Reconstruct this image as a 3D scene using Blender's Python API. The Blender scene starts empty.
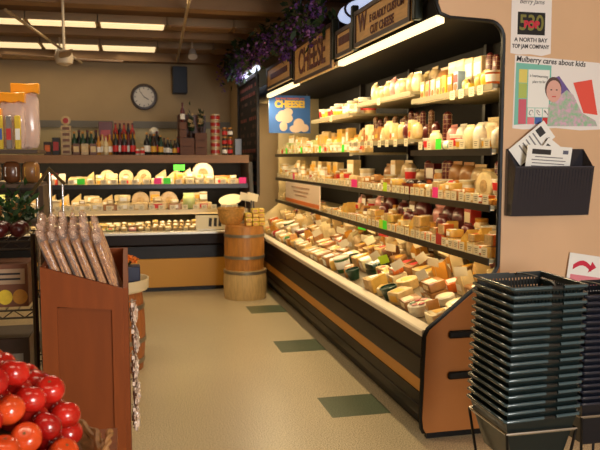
import bpy, bmesh, math, random
from mathutils import Vector, Matrix, Euler
random.seed(11)
R = random.Random(7)
SC = bpy.context.scene
COL = SC.collection
PI = math.pi

# ------------------------------------------------------------------ materials
def lin(c):
    return tuple(((v / 255) / 12.92 if v <= 10 else (((v / 255) + 0.055) / 1.055) ** 2.4) for v in c)

MATS = {}
def mat(name, rgb, rough=0.5, metal=0.0, noise=0.0, nscale=30.0, coat=0.0, alpha=1.0, trans=0.0,
        emit=None, estr=0.0, bump=0.0, second=None, spec=0.5, stretch=None):
    """a procedural material; rgb in 0..255, second = colour mixed in by noise"""
    if name in MATS:
        return MATS[name]
    m = bpy.data.materials.new(name)
    m.use_nodes = True
    nt = m.node_tree
    b = nt.nodes['Principled BSDF']
    c = lin(rgb)
    b.inputs['Base Color'].default_value = (*c, 1)
    b.inputs['Roughness'].default_value = rough
    b.inputs['Metallic'].default_value = metal
    b.inputs['Coat Weight'].default_value = coat
    b.inputs['Coat Roughness'].default_value = 0.12
    b.inputs['Alpha'].default_value = alpha
    b.inputs['Transmission Weight'].default_value = trans
    b.inputs['Specular IOR Level'].default_value = spec
    if emit:
        b.inputs['Emission Color'].default_value = (*lin(emit), 1)
        b.inputs['Emission Strength'].default_value = estr
    if noise > 0 or bump > 0:
        tc = nt.nodes.new('ShaderNodeTexCoord')
        nz = nt.nodes.new('ShaderNodeTexNoise')
        nz.inputs['Scale'].default_value = nscale
        nz.inputs['Detail'].default_value = 4
        if stretch:
            mp = nt.nodes.new('ShaderNodeMapping')
            mp.inputs['Scale'].default_value = stretch
            nt.links.new(tc.outputs['Object'], mp.inputs['Vector'])
            nt.links.new(mp.outputs['Vector'], nz.inputs['Vector'])
        else:
            nt.links.new(tc.outputs['Object'], nz.inputs['Vector'])
        if noise > 0:
            rp = nt.nodes.new('ShaderNodeValToRGB')
            c2 = lin(second) if second else tuple(v * (1 - noise) for v in c)
            rp.color_ramp.elements[0].position = 0.38
            rp.color_ramp.elements[1].position = 0.62
            rp.color_ramp.elements[0].color = (*c2, 1)
            rp.color_ramp.elements[1].color = (*c, 1)
            nt.links.new(nz.outputs['Fac'], rp.inputs['Fac'])
            nt.links.new(rp.outputs['Color'], b.inputs['Base Color'])
        if bump > 0:
            bp = nt.nodes.new('ShaderNodeBump')
            bp.inputs['Strength'].default_value = bump
            bp.inputs['Distance'].default_value = 0.01
            nt.links.new(nz.outputs['Fac'], bp.inputs['Height'])
            nt.links.new(bp.outputs['Normal'], b.inputs['Normal'])
    MATS[name] = m
    return m

# cheese and package colours
PAL = {
    'ivory': (234, 214, 164), 'cream': (226, 194, 132), 'butter yellow': (228, 184, 90), 'golden': (210, 146, 54),
    'orange': (214, 104, 30), 'tan': (172, 120, 66), 'white': (230, 222, 200), 'pink': (222, 150, 140),
    'red': (178, 40, 34), 'burgundy': (96, 26, 28), 'green': (60, 110, 50), 'dark green': (18, 62, 40),
    'pale green': (190, 200, 130), 'brown': (110, 66, 36), 'pale blue': (150, 180, 205), 'black': (22, 20, 20),
    'grey': (150, 146, 138), 'yellow': (240, 205, 60), 'dark brown': (52, 30, 20), 'neon green': (70, 235, 50),
    'hot pink': (245, 40, 140), 'lime': (190, 225, 40), 'beige': (200, 172, 126), 'teal': (60, 130, 120),
}
def cm(c):
    return mat('pack ' + c, PAL[c], 0.35, noise=0.22, nscale=22, coat=0.35)
RIND = mat('rind', (196, 160, 104), 0.6, noise=0.3, nscale=40)
PAPER = mat('paper white', (240, 236, 226), 0.6)
CARD = mat('card white', (228, 214, 176), 0.55)
INK = mat('dark ink', (38, 32, 30), 0.6)
GLASSY = mat('clear plastic', (235, 235, 235), 0.08, alpha=0.22, spec=0.6)
STICK = {k: mat('sticker ' + k, v, 0.5) for k, v in {'white': (246, 242, 230), 'red': (205, 40, 40), 'pink': (235, 120, 130),
         'gold': (225, 170, 50), 'green': (70, 140, 70), 'blue': (70, 100, 170), 'black': (40, 34, 32), 'cream': (236, 220, 180)}.items()}
CHROME = mat('chrome', (205, 205, 205), 0.18, metal=1.0)
STEEL = mat('brushed steel', (190, 182, 165), 0.35, metal=0.8)
BLACK = mat('black trim', (14, 12, 11), 0.4, spec=.3)
DARKMET = mat('dark brown enamel', (26, 14, 9), 0.45, spec=.25)
SILL = mat('cream enamel', (226, 214, 190), 0.35)
INNER = mat('case lining', (20, 15, 11), 0.6, spec=.2)
INCREAM = mat('cream case lining', (206, 186, 140), 0.5)
DECKM = mat('well deck', (110, 96, 70), .5)

# ------------------------------------------------------------------ mesh builder
class MB:
    """collects shapes into one mesh, one material slot per material used"""
    def __init__(self):
        self.bm = bmesh.new()
        self.mats = []
    def mi(self, m):
        if m not in self.mats:
            self.mats.append(m)
        return self.mats.index(m)
    def _merge(self, t, m, smooth=False):
        i = self.mi(m)
        for f in t.faces:
            f.material_index = i
            f.smooth = smooth
        me = bpy.data.meshes.new('tmp')
        t.to_mesh(me)
        t.free()
        self.bm.from_mesh(me)
        bpy.data.meshes.remove(me)
        return self
    def box(self, c, s, m, bev=0.0, rot=None, seg=1):
        t = bmesh.new()
        bmesh.ops.create_cube(t, size=1.0)
        for v in t.verts:
            v.co = Vector((v.co.x * s[0], v.co.y * s[1], v.co.z * s[2]))
        if bev > 0:
            bmesh.ops.bevel(t, geom=t.edges[:], offset=min(bev, min(s) * 0.45), segments=seg, affect='EDGES', profile=0.5)
        M = Matrix.Translation(Vector(c))
        if rot is not None:
            M = M @ Euler(rot).to_matrix().to_4x4()
        bmesh.ops.transform(t, matrix=M, verts=t.verts[:])
        return self._merge(t, m)
    def span(self, x0, x1, y0, y1, z0, z1, m, bev=0.0):
        return self.box(((x0 + x1) / 2, (y0 + y1) / 2, (z0 + z1) / 2), (abs(x1 - x0), abs(y1 - y0), abs(z1 - z0)), m, bev)
    def prism(self, poly, axis, lo, hi, m, bev=0.0, M=None):
        """poly of 2-D points extruded along axis: 'x' -> (y,z), 'y' -> (x,z), 'z' -> (x,y)"""
        t = bmesh.new()
        def P(a, b, h):
            return {'x': (h, a, b), 'y': (a, h, b), 'z': (a, b, h)}[axis]
        v0 = [t.verts.new(P(a, b, lo)) for a, b in poly]
        v1 = [t.verts.new(P(a, b, hi)) for a, b in poly]
        n = len(poly)
        t.faces.new(v0)
        t.faces.new(v1[::-1])
        for k in range(n):
            t.faces.new((v0[k], v1[k], v1[(k + 1) % n], v0[(k + 1) % n]))
        bmesh.ops.recalc_face_normals(t, faces=t.faces[:])
        if bev > 0:
            bmesh.ops.bevel(t, geom=t.edges[:], offset=bev, segments=1, affect='EDGES', profile=0.5)
        if M is not None:
            bmesh.ops.transform(t, matrix=M, verts=t.verts[:])
        return self._merge(t, m)
    def lathe(self, prof, m, seg=16, c=(0, 0, 0), M=None, mod=None, sx=1.0, sy=1.0, caps=True):
        t = bmesh.new()
        rings = []
        for j, (r, z) in enumerate(prof):
            ring = []
            for k in range(seg):
                a = 2 * PI * k / seg
                rr = r * (mod(a, j) if mod else 1)
                ring.append(t.verts.new((rr * math.cos(a) * sx, rr * math.sin(a) * sy, z)))
            rings.append(ring)
        for j in range(len(rings) - 1):
            for k in range(seg):
                t.faces.new((rings[j][k], rings[j][(k + 1) % seg], rings[j + 1][(k + 1) % seg], rings[j + 1][k]))
        if caps:
            t.faces.new(rings[0][::-1])
            t.faces.new(rings[-1])
        bmesh.ops.recalc_face_normals(t, faces=t.faces[:])
        MM = Matrix.Translation(Vector(c)) @ (M if M is not None else Matrix())
        bmesh.ops.transform(t, matrix=MM, verts=t.verts[:])
        return self._merge(t, m, True)
    def tube(self, pts, r, m, seg=8, closed=False):
        t = bmesh.new()
        pts = [Vector(p) for p in pts]
        n = len(pts)
        rings = []
        ref = None
        for i, p in enumerate(pts):
            if closed:
                d = (pts[(i + 1) % n] - pts[i - 1])
            else:
                d = pts[min(i + 1, n - 1)] - pts[max(i - 1, 0)]
            d = d.normalized()
            if ref is None:
                ref = Vector((0, 0, 1)) if abs(d.z) < 0.9 else Vector((1, 0, 0))
            u = d.cross(ref).normalized()
            w = u.cross(d).normalized()
            ref = w
            rr = r[i] if isinstance(r, (list, tuple)) else r
            rings.append([t.verts.new(p + (u * math.cos(2 * PI * k / seg) + w * math.sin(2 * PI * k / seg)) * rr) for k in range(seg)])
        rng = range(n) if closed else range(n - 1)
        for i in rng:
            a, b = rings[i], rings[(i + 1) % n]
            for k in range(seg):
                t.faces.new((a[k], a[(k + 1) % seg], b[(k + 1) % seg], b[k]))
        if not closed:
            t.faces.new(rings[0][::-1])
            t.faces.new(rings[-1])
        bmesh.ops.recalc_face_normals(t, faces=t.faces[:])
        return self._merge(t, m, True)
    def ell(self, c, r, m, u=14, v=9, M=None, fn=None):
        t = bmesh.new()
        bmesh.ops.create_uvsphere(t, u_segments=u, v_segments=v, radius=1.0)
        for q in t.verts:
            if fn:
                q.co = fn(q.co)
            q.co = Vector((q.co.x * r[0], q.co.y * r[1], q.co.z * r[2]))
        MM = Matrix.Translation(Vector(c)) @ (M if M is not None else Matrix())
        bmesh.ops.transform(t, matrix=MM, verts=t.verts[:])
        return self._merge(t, m, True)
    def face(self, pts, m):
        t = bmesh.new()
        t.faces.new([t.verts.new(p) for p in pts])
        return self._merge(t, m)
    def mesh(self, name):
        me = bpy.data.meshes.new(name)
        self.bm.to_mesh(me)
        self.bm.free()
        for m in self.mats:
            me.materials.append(m)
        try:
            me.set_sharp_from_angle(angle=math.radians(40))
        except Exception:
            pass
        return me
    def build(self, name, parent=None, local=False):
        """world-space shapes; under a parent they are shifted to the parent's origin unless local"""
        me = self.mesh(name)
        o = bpy.data.objects.new(name, me)
        COL.objects.link(o)
        if parent is not None:
            if not local:
                off = Vector((0, 0, 0))
                p = parent
                while p is not None:
                    off += p.location
                    p = p.parent
                me.transform(Matrix.Translation(-off))
            o.parent = parent
        return o

def tag(o, label=None, cat=None, group=None, kind=None):
    if label: o['label'] = label
    if cat: o['category'] = cat
    if group: o['group'] = group
    if kind: o['kind'] = kind
    return o
def thing(name, loc, label=None, cat=None, group=None, rz=0.0):
    o = bpy.data.objects.new(name, None)
    o.empty_display_size = 0.05
    COL.objects.link(o)
    o.location = loc
    o.rotation_euler = (0, 0, rz)
    return tag(o, label, cat, group)
def copy_tree(o, parent=None):
    c = o.copy()
    COL.objects.link(c)
    if parent is not None:
        c.parent = parent
    for ch in list(o.children):
        copy_tree(ch, c)
    return c

ONES = 'first second third fourth fifth sixth seventh eighth ninth tenth eleventh twelfth thirteenth fourteenth fifteenth sixteenth seventeenth eighteenth nineteenth twentieth'.split()
TENS = {2: ('twenty', 'twentieth'), 3: ('thirty', 'thirtieth'), 4: ('forty', 'fortieth'), 5: ('fifty', 'fiftieth'), 6: ('sixty', 'sixtieth'), 7: ('seventy', 'seventieth')}
def nth(n):
    if n <= 20: return ONES[n - 1]
    t, u = divmod(n, 10)
    return TENS[t][1] if u == 0 else TENS[t][0] + '-' + ONES[u - 1]
REG = []
def reg(o, desc, place, order, cat, group, end='near end'):
    """label written once the whole row is known: look first, then its rank among its look-alikes in that row"""
    REG.append((o, desc, place, order, end))
    tag(o, None, cat, group)
def write_labels():
    by = {}
    for r in REG:
        by.setdefault((r[1], r[2]), []).append(r)
    for (desc, place), rs in by.items():
        rs.sort(key=lambda r: r[3])
        if len(rs) == 1:
            rs[0][0]['label'] = desc + ', ' + place
        else:
            for i, r in enumerate(rs):
                r[0]['label'] = '%s %s from %s, %s' % (nth(i + 1), desc, r[4], place)

def text(s, size, m, loc, rot, parent, name='lettering', bold=0.0, align='CENTER', sx=1.0, ext=0.0012, shear=0.0):
    cu = bpy.data.curves.new('txt', 'FONT')
    cu.body = s
    cu.size = size
    cu.align_x = align
    cu.align_y = 'CENTER'
    cu.extrude = ext
    cu.offset = bold
    cu.shear = shear
    t = bpy.data.objects.new('txt', cu)
    COL.objects.link(t)
    dg = bpy.context.evaluated_depsgraph_get()
    me = bpy.data.meshes.new_from_object(t.evaluated_get(dg))
    bpy.data.objects.remove(t)
    bpy.data.curves.remove(cu)
    me.materials.clear()
    me.materials.append(m)
    off = Vector((0, 0, 0))
    p = parent
    while p is not None:
        off += p.location
        p = p.parent
    me.transform(Matrix.Translation(Vector(loc) - off) @ Euler(rot).to_matrix().to_4x4() @ Matrix.Diagonal((sx, 1, 1, 1)))
    o = bpy.data.objects.new(name, me)
    COL.objects.link(o)
    o.parent = parent
    return o
FACE_CAM = (PI / 2, 0, 0)              # faces -Y
FACE_AISLE = (PI / 2, 0, -PI / 2)      # faces -X

def area(name, loc, target, sx, sy, power, col, spread=PI):
    l = bpy.data.lights.new(name, 'AREA')
    l.shape = 'RECTANGLE'
    l.size, l.size_y = sx, sy
    l.energy = power
    l.color = col
    l.spread = spread
    o = bpy.data.objects.new(name, l)
    COL.objects.link(o)
    o.location = loc
    d = Vector(target) - Vector(loc)
    o.rotation_euler = d.to_track_quat('-Z', 'Y').to_euler()
    return o

# ------------------------------------------------------------------ the setting
XR, XL, YB, YF, ZC = 2.9, -4.2, 11.0, -3.0, 3.12
def structure(o):
    o['kind'] = 'structure'
    return o
def floor_mat(name, a, b, c):
    m = bpy.data.materials.new(name)
    m.use_nodes = True
    nt = m.node_tree
    bs = nt.nodes['Principled BSDF']
    tc = nt.nodes.new('ShaderNodeTexCoord')
    nz = nt.nodes.new('ShaderNodeTexNoise'); nz.inputs['Scale'].default_value = 135; nz.inputs['Detail'].default_value = 3
    rp = nt.nodes.new('ShaderNodeValToRGB')
    e = rp.color_ramp.elements
    e[0].position, e[1].position = 0.36, 0.66
    e[0].color, e[1].color = (*lin(a), 1), (*lin(c), 1)
    k = e.new(0.5); k.color = (*lin(b), 1)
    n2 = nt.nodes.new('ShaderNodeTexNoise'); n2.inputs['Scale'].default_value = 1.6; n2.inputs['Detail'].default_value = 3
    mx = nt.nodes.new('ShaderNodeMix'); mx.data_type = 'RGBA'; mx.blend_type = 'MULTIPLY'
    mx.inputs[0].default_value = 0.16
    nt.links.new(tc.outputs['Object'], nz.inputs['Vector']); nt.links.new(tc.outputs['Object'], n2.inputs['Vector'])
    nt.links.new(nz.outputs['Fac'], rp.inputs['Fac'])
    nt.links.new(rp.outputs['Color'], mx.inputs[6]); nt.links.new(n2.outputs['Fac'], mx.inputs[7])
    nt.links.new(mx.outputs[2], bs.inputs['Base Color'])
    bs.inputs['Roughness'].default_value = 0.3
    return m
FL = floor_mat('speckled beige vinyl', (140, 122, 92), (200, 182, 144), (226, 210, 176))
FLG = floor_mat('speckled green vinyl', (62, 70, 52), (90, 100, 76), (118, 126, 98))
fb = MB()
TS = 0.372
for i in range(-15, 5):
    for j in range(-19, 19):
        x0, y0 = 1.148 + TS * i, 4.03 + TS * j
        if x0 > XR or x0 + TS < XL or y0 > YB or y0 + TS < YF:
            continue
        x1, y1 = min(x0 + TS, XR), min(y0 + TS, YB)
        x0, y0 = max(x0, XL), max(y0, YF)
        fb.face([(x0, y0, 0), (x1, y0, 0), (x1, y1, 0), (x0, y1, 0)], FLG if (i == 0 and j % 4 == 0) else FL)
structure(fb.build('floor'))
fs = MB(); fs.span(XL - .1, XR + .1, YF - .1, YB + .1, -0.12, -0.004, FL)
structure(fs.build('floor_slab'))

WALLM = mat('tan painted wall', (178, 152, 114), 0.8, noise=0.05, nscale=3)
WALLP = mat('pale lower wall', (200, 182, 140), 0.8)
GREYB = mat('grey rail', (120, 114, 104), 0.6)
CEILM = mat('brown wood ceiling', (104, 74, 48), 0.7, noise=0.25, nscale=4, stretch=(0.4, 12, 1))
BEAMM = mat('tan ceiling beam', (142, 110, 76), 0.7, noise=0.12, nscale=5, stretch=(0.5, 8, 1))
w = MB(); w.span(XL, XR, YB, YB + .1, 2.09, ZC, WALLM); w.span(XL, XR, YB, YB + .1, 0, 2.09, WALLP); structure(w.build('wall_back'))
w = MB(); w.span(XL - .1, XL, YF, YB, 0, ZC, WALLM); structure(w.build('wall_left'))
w = MB(); w.span(XR, XR + .1, YF, YB, 0, ZC, WALLM); structure(w.build('wall_right'))
w = MB(); w.span(1.5, XR, 10.15, YB, 0, ZC, WALLM); structure(w.build('wall_corner'))
w = MB()
WX0, WX1, WZ0, WZ1 = 1.1, 2.8, .85, 2.55
w.span(XL, WX0, YF - .1, YF, 0, ZC, WALLM); w.span(WX1, XR, YF - .1, YF, 0, ZC, WALLM)
w.span(WX0, WX1, YF - .1, YF, 0, WZ0, WALLM); w.span(WX0, WX1, YF - .1, YF, WZ1, ZC, WALLM)
structure(w.build('wall_front'))
w = MB()
for x in (WX0, (WX0 + WX1) / 2 - .03, WX1 - .06): w.span(x, x + .06, YF - .07, YF - .01, WZ0, WZ1, STEEL)
for z in (WZ0, WZ1 - .06): w.span(WX0, WX1, YF - .07, YF - .01, z, z + .06, STEEL)
w.span(WX0, WX1, YF - .045, YF - .035, WZ0, WZ1, GLASSY)
structure(w.build('window_1'))
w = MB(); w.span(XL, 1.49, YB - .03, YB - .001, 1.99, 2.09, GREYB); structure(w.build('trim_1'))
c = MB()
c.span(XL, XR, YF, YB, ZC, ZC + .1, CEILM)
for y in (3.4, 4.7, 6.0, 7.3, 9.1, 10.75):
    c.span(XL, XR, y - .11, y + .11, ZC - (.13 if y < 10 else .2), ZC - .001, BEAMM)
structure(c.build('ceiling'))

# ceiling lights: two rows of short troffers, the right-hand ones switched off
LAMP = mat('lit diffuser', (255, 240, 210), 0.5, emit=(255, 222, 165), estr=1.05)
OFFL = mat('unlit diffuser', (150, 112, 68), 0.5)
TRIMW = mat('lamp housing', (150, 125, 92), 0.5)
def troffer(x, y, lit, desc):
    t = thing('ceiling_light', (x, y, ZC - .09), desc, 'light', 'troffers in the ceiling rows' if lit else 'unlit troffers in the ceiling rows')
    hd = .14 if y < 9 else .2
    b = MB(); b.span(x - .37, x + .37, y - hd - .02, y + hd + .02, ZC - .085, ZC - .002, TRIMW); b.build('housing', t)
    b = MB(); b.span(x - .345, x + .345, y - hd, y + hd, ZC - .1, ZC - .086, LAMP if lit else OFFL); b.build('diffuser', t)
xs1 = [-1.95, -1.19, -.43 - .0, .0]
row1 = [(-2.45, 1), (-1.70, 1), (-.95 + .0, 1), (-.20, 1), (.55, 0), (1.30, 0)]
row2 = [(-2.45, 1), (-1.70, 1), (-.95, 1), (-.20, 1), (.55, 0), (1.30, 0)]
PLC = ['leftmost', 'second', 'third', 'fourth', 'fifth', 'sixth']
for k, (x, on) in enumerate(row1):
    troffer(x + .26, 8.5, on, ('lit' if on else 'unlit') + ' rectangular ceiling light, %s from the left in the nearer row' % nth(k + 1))
for k, (x, on) in enumerate(row2):
    troffer(x + .22, 10.25, on, ('lit' if on else 'unlit') + ' rectangular ceiling light, %s from the left in the row by the back wall' % nth(k + 1))

# pipes and lamps under the ceiling
def conduit(a, b, label):
    m = MB(); m.tube([a, b], .016, mat('painted conduit', (170, 146, 108), .5), 6)
    tag(m.build('hanging_conduit'), label, 'pipe')
conduit((.52, 6.0, ZC - .16), (.69, 10.60, 2.93), 'tan conduit pipe slanting down to the speaker on the back wall')
conduit((-1.13, 7.5, ZC - .16), (-.62, 10.6, 2.86), 'tan conduit pipe slanting under the ceiling left of the fan rod')
# fan
t = thing('ceiling_fan', (-.565, 7.0, 2.45), 'pale ceiling fan on a thin rod above the back case', 'fan')
FANW = mat('fan white', (196, 178, 150), .45)
m = MB(); m.tube([(-.565, 7.0, 2.52), (-.565, 7.0, ZC - .002)], .013, FANW); m.lathe([(.05, ZC - .06), (.05, ZC - .002)], FANW, 12, (-.565, 7, 0)); m.build('rod', t)
m = MB(); m.lathe([(.03, 2.39), (.075, 2.41), (.085, 2.46), (.07, 2.51), (.03, 2.53)], FANW, 16, (-.565, 7, 0)); m.build('motor', t)
for k in range(4):
    a = .12 + k * PI / 2
    m = MB()
    M = Matrix.Translation((-.565, 7.0, 2.455)) @ Matrix.Rotation(a, 4, 'Z') @ Matrix.Rotation(.2, 4, 'X')
    m.prism([(.09, -.035), (.2, -.055), (.52, -.06), (.53, .05), (.2, .05), (.09, .03)], 'z', -.005, .005, mat('fan blade', (128, 100, 70), .5), M=M)
    m.build('blade', t)
# clock on the back wall
t = thing('wall_clock', (.22, YB, 2.447), 'round dark-framed clock with a white face on the back wall', 'clock')
CM = Matrix.Translation((.22, YB - .002, 2.447)) @ Matrix.Rotation(PI / 2, 4, 'X')
m = MB()
m.lathe([(.150, 0), (.190, 0), (.192, .02), (.180, .04), (.158, .042), (.150, .02)], mat('clock frame', (48, 26, 16), .4), 36, M=CM, caps=False); m.build('frame', t)
m = MB(); m.lathe([(.152, .001), (.152, .014)], mat('clock face', (218, 210, 200), .5), 36, M=CM); m.build('face', t)
m = MB()
for k in range(12):
    a = k * PI / 6
    m.box((.22 + math.sin(a) * .128, YB - .0175, 2.447 + math.cos(a) * .128), (.009, .002, .026), INK, rot=(0, a, 0))
m.build('dial_lettering', t)
for nm, L, a, wd in (('hour_hand', .075, 2.1, .012), ('minute_hand', .11, -.62, .008)):
    m = MB(); m.box((.22 + math.sin(a) * L / 2, YB - .02, 2.447 + math.cos(a) * L / 2), (wd, .002, L), INK, rot=(0, a, 0)); m.build(nm, t)
# loudspeaker
t = thing('wall_speaker', (.73, YB - .15, 2.69), 'blue-grey loudspeaker box high on the back wall right of the clock', 'speaker')
m = MB(); m.span(.63, .84, YB - .25, YB - .03, 2.49, 2.88, mat('speaker box', (44, 50, 62), .6), .01); m.build('cabinet', t)
m = MB(); m.span(.65, .82, YB - .256, YB - .251, 2.51, 2.86, mat('speaker cloth', (58, 66, 80), .9)); m.build('grille', t)
m = MB(); m.span(.70, .77, YB - .03, YB - .001, 2.6, 2.76, BLACK); m.build('bracket', t)
# spot lights
for (x, y, z, lb) in ((-.86, 10.0, ZC, 'white track spotlight under the ceiling left of the clock'), (.83, 9.75, ZC, 'white track spotlight under the ceiling above the loudspeaker')):
    t = thing('track_spotlight', (x, y, z), lb, 'light')
    m = MB(); m.tube([(x, y, z - .001), (x, y, z - .14)], .012, FANW); m.build('stem', t)
    m = MB(); m.lathe([(.03, 0), (.045, .02), (.06, .12), (.055, .12)], mat('spot white', (210, 200, 185), .4), 14, M=Matrix.Translation((x, y, z - .15)) @ Matrix.Rotation(PI - .6, 4, 'X')); m.build('lamp_head', t)

# ------------------------------------------------------------------ the long cheese case along the right
Y0, Y1 = 3.64, 9.72          # inside of the near and far end panels
XF, XS = 1.536, 1.945        # base front, shelf front
WOOD = mat('end panel laminate', (222, 180, 138), .45, noise=.06, nscale=2)
t = CASE = thing('refrigerated_display_case', (1.55, 6.6, 0), 'long multi-shelf cheese case with lit canopy along the right side', 'display case')
m = MB(); m.span(1.62, 2.8, Y0, Y1, .0, .10, BLACK); m.build('kick_plate', t)
m = MB(); m.prism([(1.62, .1), (1.548, .11), (1.542, .13), (1.542, .17), (1.549, .175), (1.549, .18), (1.54, .186), (1.54, .25), (1.62, .25)], 'y', Y0, Y1, DARKMET); m.build('lower_front_panel', t)
m = MB(); m.span(1.546, 1.62, Y0, Y1, .251, .329, mat('ochre bumper strip', (204, 140, 52), .45)); m.build('bumper_strip', t)
m = MB(); m.prism([(1.62, .33), (1.54, .33), (1.536, .34), (1.54, .445), (1.552, .45), (1.552, .462), (1.542, .467), (1.546, .568), (1.62, .568)], 'y', Y0, Y1, DARKMET); m.build('upper_front_panel', t)
m = MB(); m.prism([(1.545, .569), (1.545, .598), (1.552, .606), (1.632, .606), (1.638, .598), (1.638, .569)], 'y', Y0, Y1, SILL); m.build('sill', t)
AL = math.radians(16)
DX0, DZ0 = 1.64, .575
def deck(s):  # point on the sloped deck, s metres up from the sill
    return DX0 + s * math.cos(AL), DZ0 + s * math.sin(AL)
ex, ez = deck(.70)
m = MB(); m.prism([(DX0, DZ0 - .02), (DX0, DZ0), (ex, ez), (2.55, ez), (2.55, ez - .02), (ex, ez - .02)], 'y', Y0, Y1, DECKM); m.build('well_deck', t)
m = MB(); m.span(2.55, 2.75, Y0, Y1, .1, 2.46, INNER); m.build('back_panel', t)
m = MB(); m.span(1.62, 2.55, Y0, Y1, .101, .5, INNER); m.build('base_tank', t)
m = MB(); m.prism([(1.66, 2.31), (1.62, 2.31), (1.62, 2.40), (1.66, 2.46), (2.549, 2.46), (2.549, 2.36), (1.675, 2.36)], 'y', Y0, Y1, mat('canopy dark', (16, 11, 8), .7, spec=.2)); m.build('canopy', t)
LITTUBE = mat('case lamp lens', (255, 246, 220), .4, emit=(255, 236, 180), estr=1.6)
SHLAMP = mat('shelf lamp lens', (230, 215, 180), .4, emit=(255, 225, 160), estr=.25)
for a, b in ((Y0 + .01, 5.52), (7.02, 8.55)):
    m = MB(); m.span(1.605, 1.65, a, b, 2.268, 2.308, LITTUBE); m.build('canopy_lamp', t)
m = MB(); m.span(1.605, 1.65, 5.53, 7.0, 2.28, 2.309, SILL); m.build('canopy_rail', t)
# end panels
def profile(x1):
    p = [(1.56, .035), (1.545, .06), (1.538, .12), (1.556, .58), (1.572, .612), (1.80, .79), (1.96, .905), (1.985, .95)]
    c = (1.885, 2.19)
    p += [(1.985, 2.0)] + [(c[0] + .10 * math.cos(a), c[1] + .10 * math.sin(a)) for a in [k * PI / 12 for k in range(7)]]
    p += [(1.66, 2.298), (1.61, 2.315), (1.592, 2.36), (1.592, 2.76), (x1, 2.76), (x1, .035)]
    return p
pf = profile(2.82)
low = pf[:9] + [(1.985, 1.0)]
hi_ = [(1.986, .035), (1.986, 1.0)] + pf[9:-1] + [(2.82, .035)]
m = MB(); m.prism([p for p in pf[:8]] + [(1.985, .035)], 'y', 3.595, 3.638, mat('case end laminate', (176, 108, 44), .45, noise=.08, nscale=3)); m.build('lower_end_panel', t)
m = MB(); m.prism([(1.9855, .035), (1.9855, .95)] + pf[8:-2] + [(2.82, 2.76), (2.82, .035)], 'y', 3.595, 3.638, WOOD); m.build('near_end_panel', t)
front = pf[:-2]
m = MB(); m.tube([(x, 3.616, z) for x, z in front], .017, BLACK, 8); m.build('end_panel_edging', t)
m = MB(); m.span(1.57, 2.8, 3.605, 3.639, 0, .034, BLACK); m.build('end_panel_foot', t)
for z in (.585, .355):
    m = MB(); m.span(1.68, 2.1, 3.572, 3.594, z - .022, z + .022, BLACK, .01); m.build('side_bumper', t)
m = MB(); m.prism(pf, 'y', Y1, Y1 + .04, INCREAM); m.build('far_end_panel', t)

# shelves, bay by bay
BAYS = [(Y0, 4.82), (4.83, 6.29), (6.30, 7.72), (7.73, Y1)]
ZA, ZB = .985, 1.285
ZCs = [1.60, 1.685, 1.60, 1.60]
ZDs = [1.955, 2.02, 1.955, None]
RAILD = mat('dark shelf edge', (26, 20, 16), .35)
SHELFW = mat('cream shelf enamel', (150, 138, 104), .4)
TICKET = mat('ticket strip', (226, 206, 160), .35)
def shelf(y0, y1, z, rail, lamp=True, depth=.55):
    m = MB()
    m.span(XS, XS + depth, y0 + .004, y1 - .004, z - .02, z, SHELFW)
    s = m.build('shelf', t)
    m = MB(); m.span(XS - .008, XS - .001, y0 + .004, y1 - .004, z - (.036 if rail is RAILD else .03), z + .004, rail); m.build('shelf_edge', s)
    if lamp:
        m = MB(); m.span(XS + .006, XS + .036, y0 + .03, y1 - .03, z - .030, z - .0205, SHLAMP); m.build('shelf_lamp', s)
for (a, b), zc, zd in zip(BAYS, ZCs, ZDs):
    shelf(a, b, ZA, RAILD); shelf(a, b, ZB, RAILD); shelf(a, b, zc, SHELFW if zc > 1.65 else RAILD)
    if zd: shelf(a, b, zd, SHELFW)
for y in (4.825, 6.295, 7.725):   # uprights of the shelf frame at the back
    m = MB(); m.span(2.50, 2.549, y - .02, y + .02, .82, 2.36, RAILD); m.build('shelf_upright', t)
WARM = (1.0, .73, .38)
WARM2 = (1.0, .76, .42)
PC = 1.0
for (a, b), zc, zd in zip(BAYS, ZCs, ZDs):
    L, cy = b - a - .06, (a + b) / 2
    lv = [ZA, ZB, zc] + ([zd] if zd else [])
    for z in lv:
        area('shelf lamp glow', (XS + .02, cy, z - .038), (XS + .30, cy, z - .30), L, .03, 1.7 * L * PC, WARM)
    area('canopy lamp glow', (1.64, cy, 2.25), (2.05, cy, 1.5), L, .05, 12 * L * PC, WARM2)
    area('well lamp glow', (XS - .02, cy, ZA - .045), (1.75, cy, .62), L, .03, 1.0 * L * PC, WARM)

# ------------------------------------------------------------------ signs along the canopy
SIGNW = mat('sign board tan', (224, 176, 108), .5, noise=.18, nscale=6, stretch=(1, 1, 8))
SIGNF = mat('sign frame brown', (58, 34, 22), .45)
SIGNG = mat('sign post dark green', (20, 30, 20), .45)
LETT = mat('sign lettering', (92, 26, 16), .5)
def signboard(y0, y1, z0, z1, label, lines):
    t = thing('hanging_sign', (1.575, (y0 + y1) / 2, z0), label, 'sign')
    m = MB(); m.span(1.572, 1.588, y0, y1, z0, z1, SIGNW); m.build('board', t)
    m = MB()
    for (a, b, c, d) in ((y0, y1, z0, z0 + .03), (y0, y1, z1 - .03, z1), (y0, y0 + .03, z0 + .03, z1 - .03), (y1 - .03, y1, z0 + .03, z1 - .03)):
        m.span(1.562, 1.5715, a, b, c, d, SIGNF)
    m.build('frame', t)
    for s, size, yc, zc, b in lines:
        text(s, size, LETT, (1.568, yc, zc), FACE_AISLE, t, 'lettering', b, sx=.92 if s == 'CHEESE' else 1.0)
    return t
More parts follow.
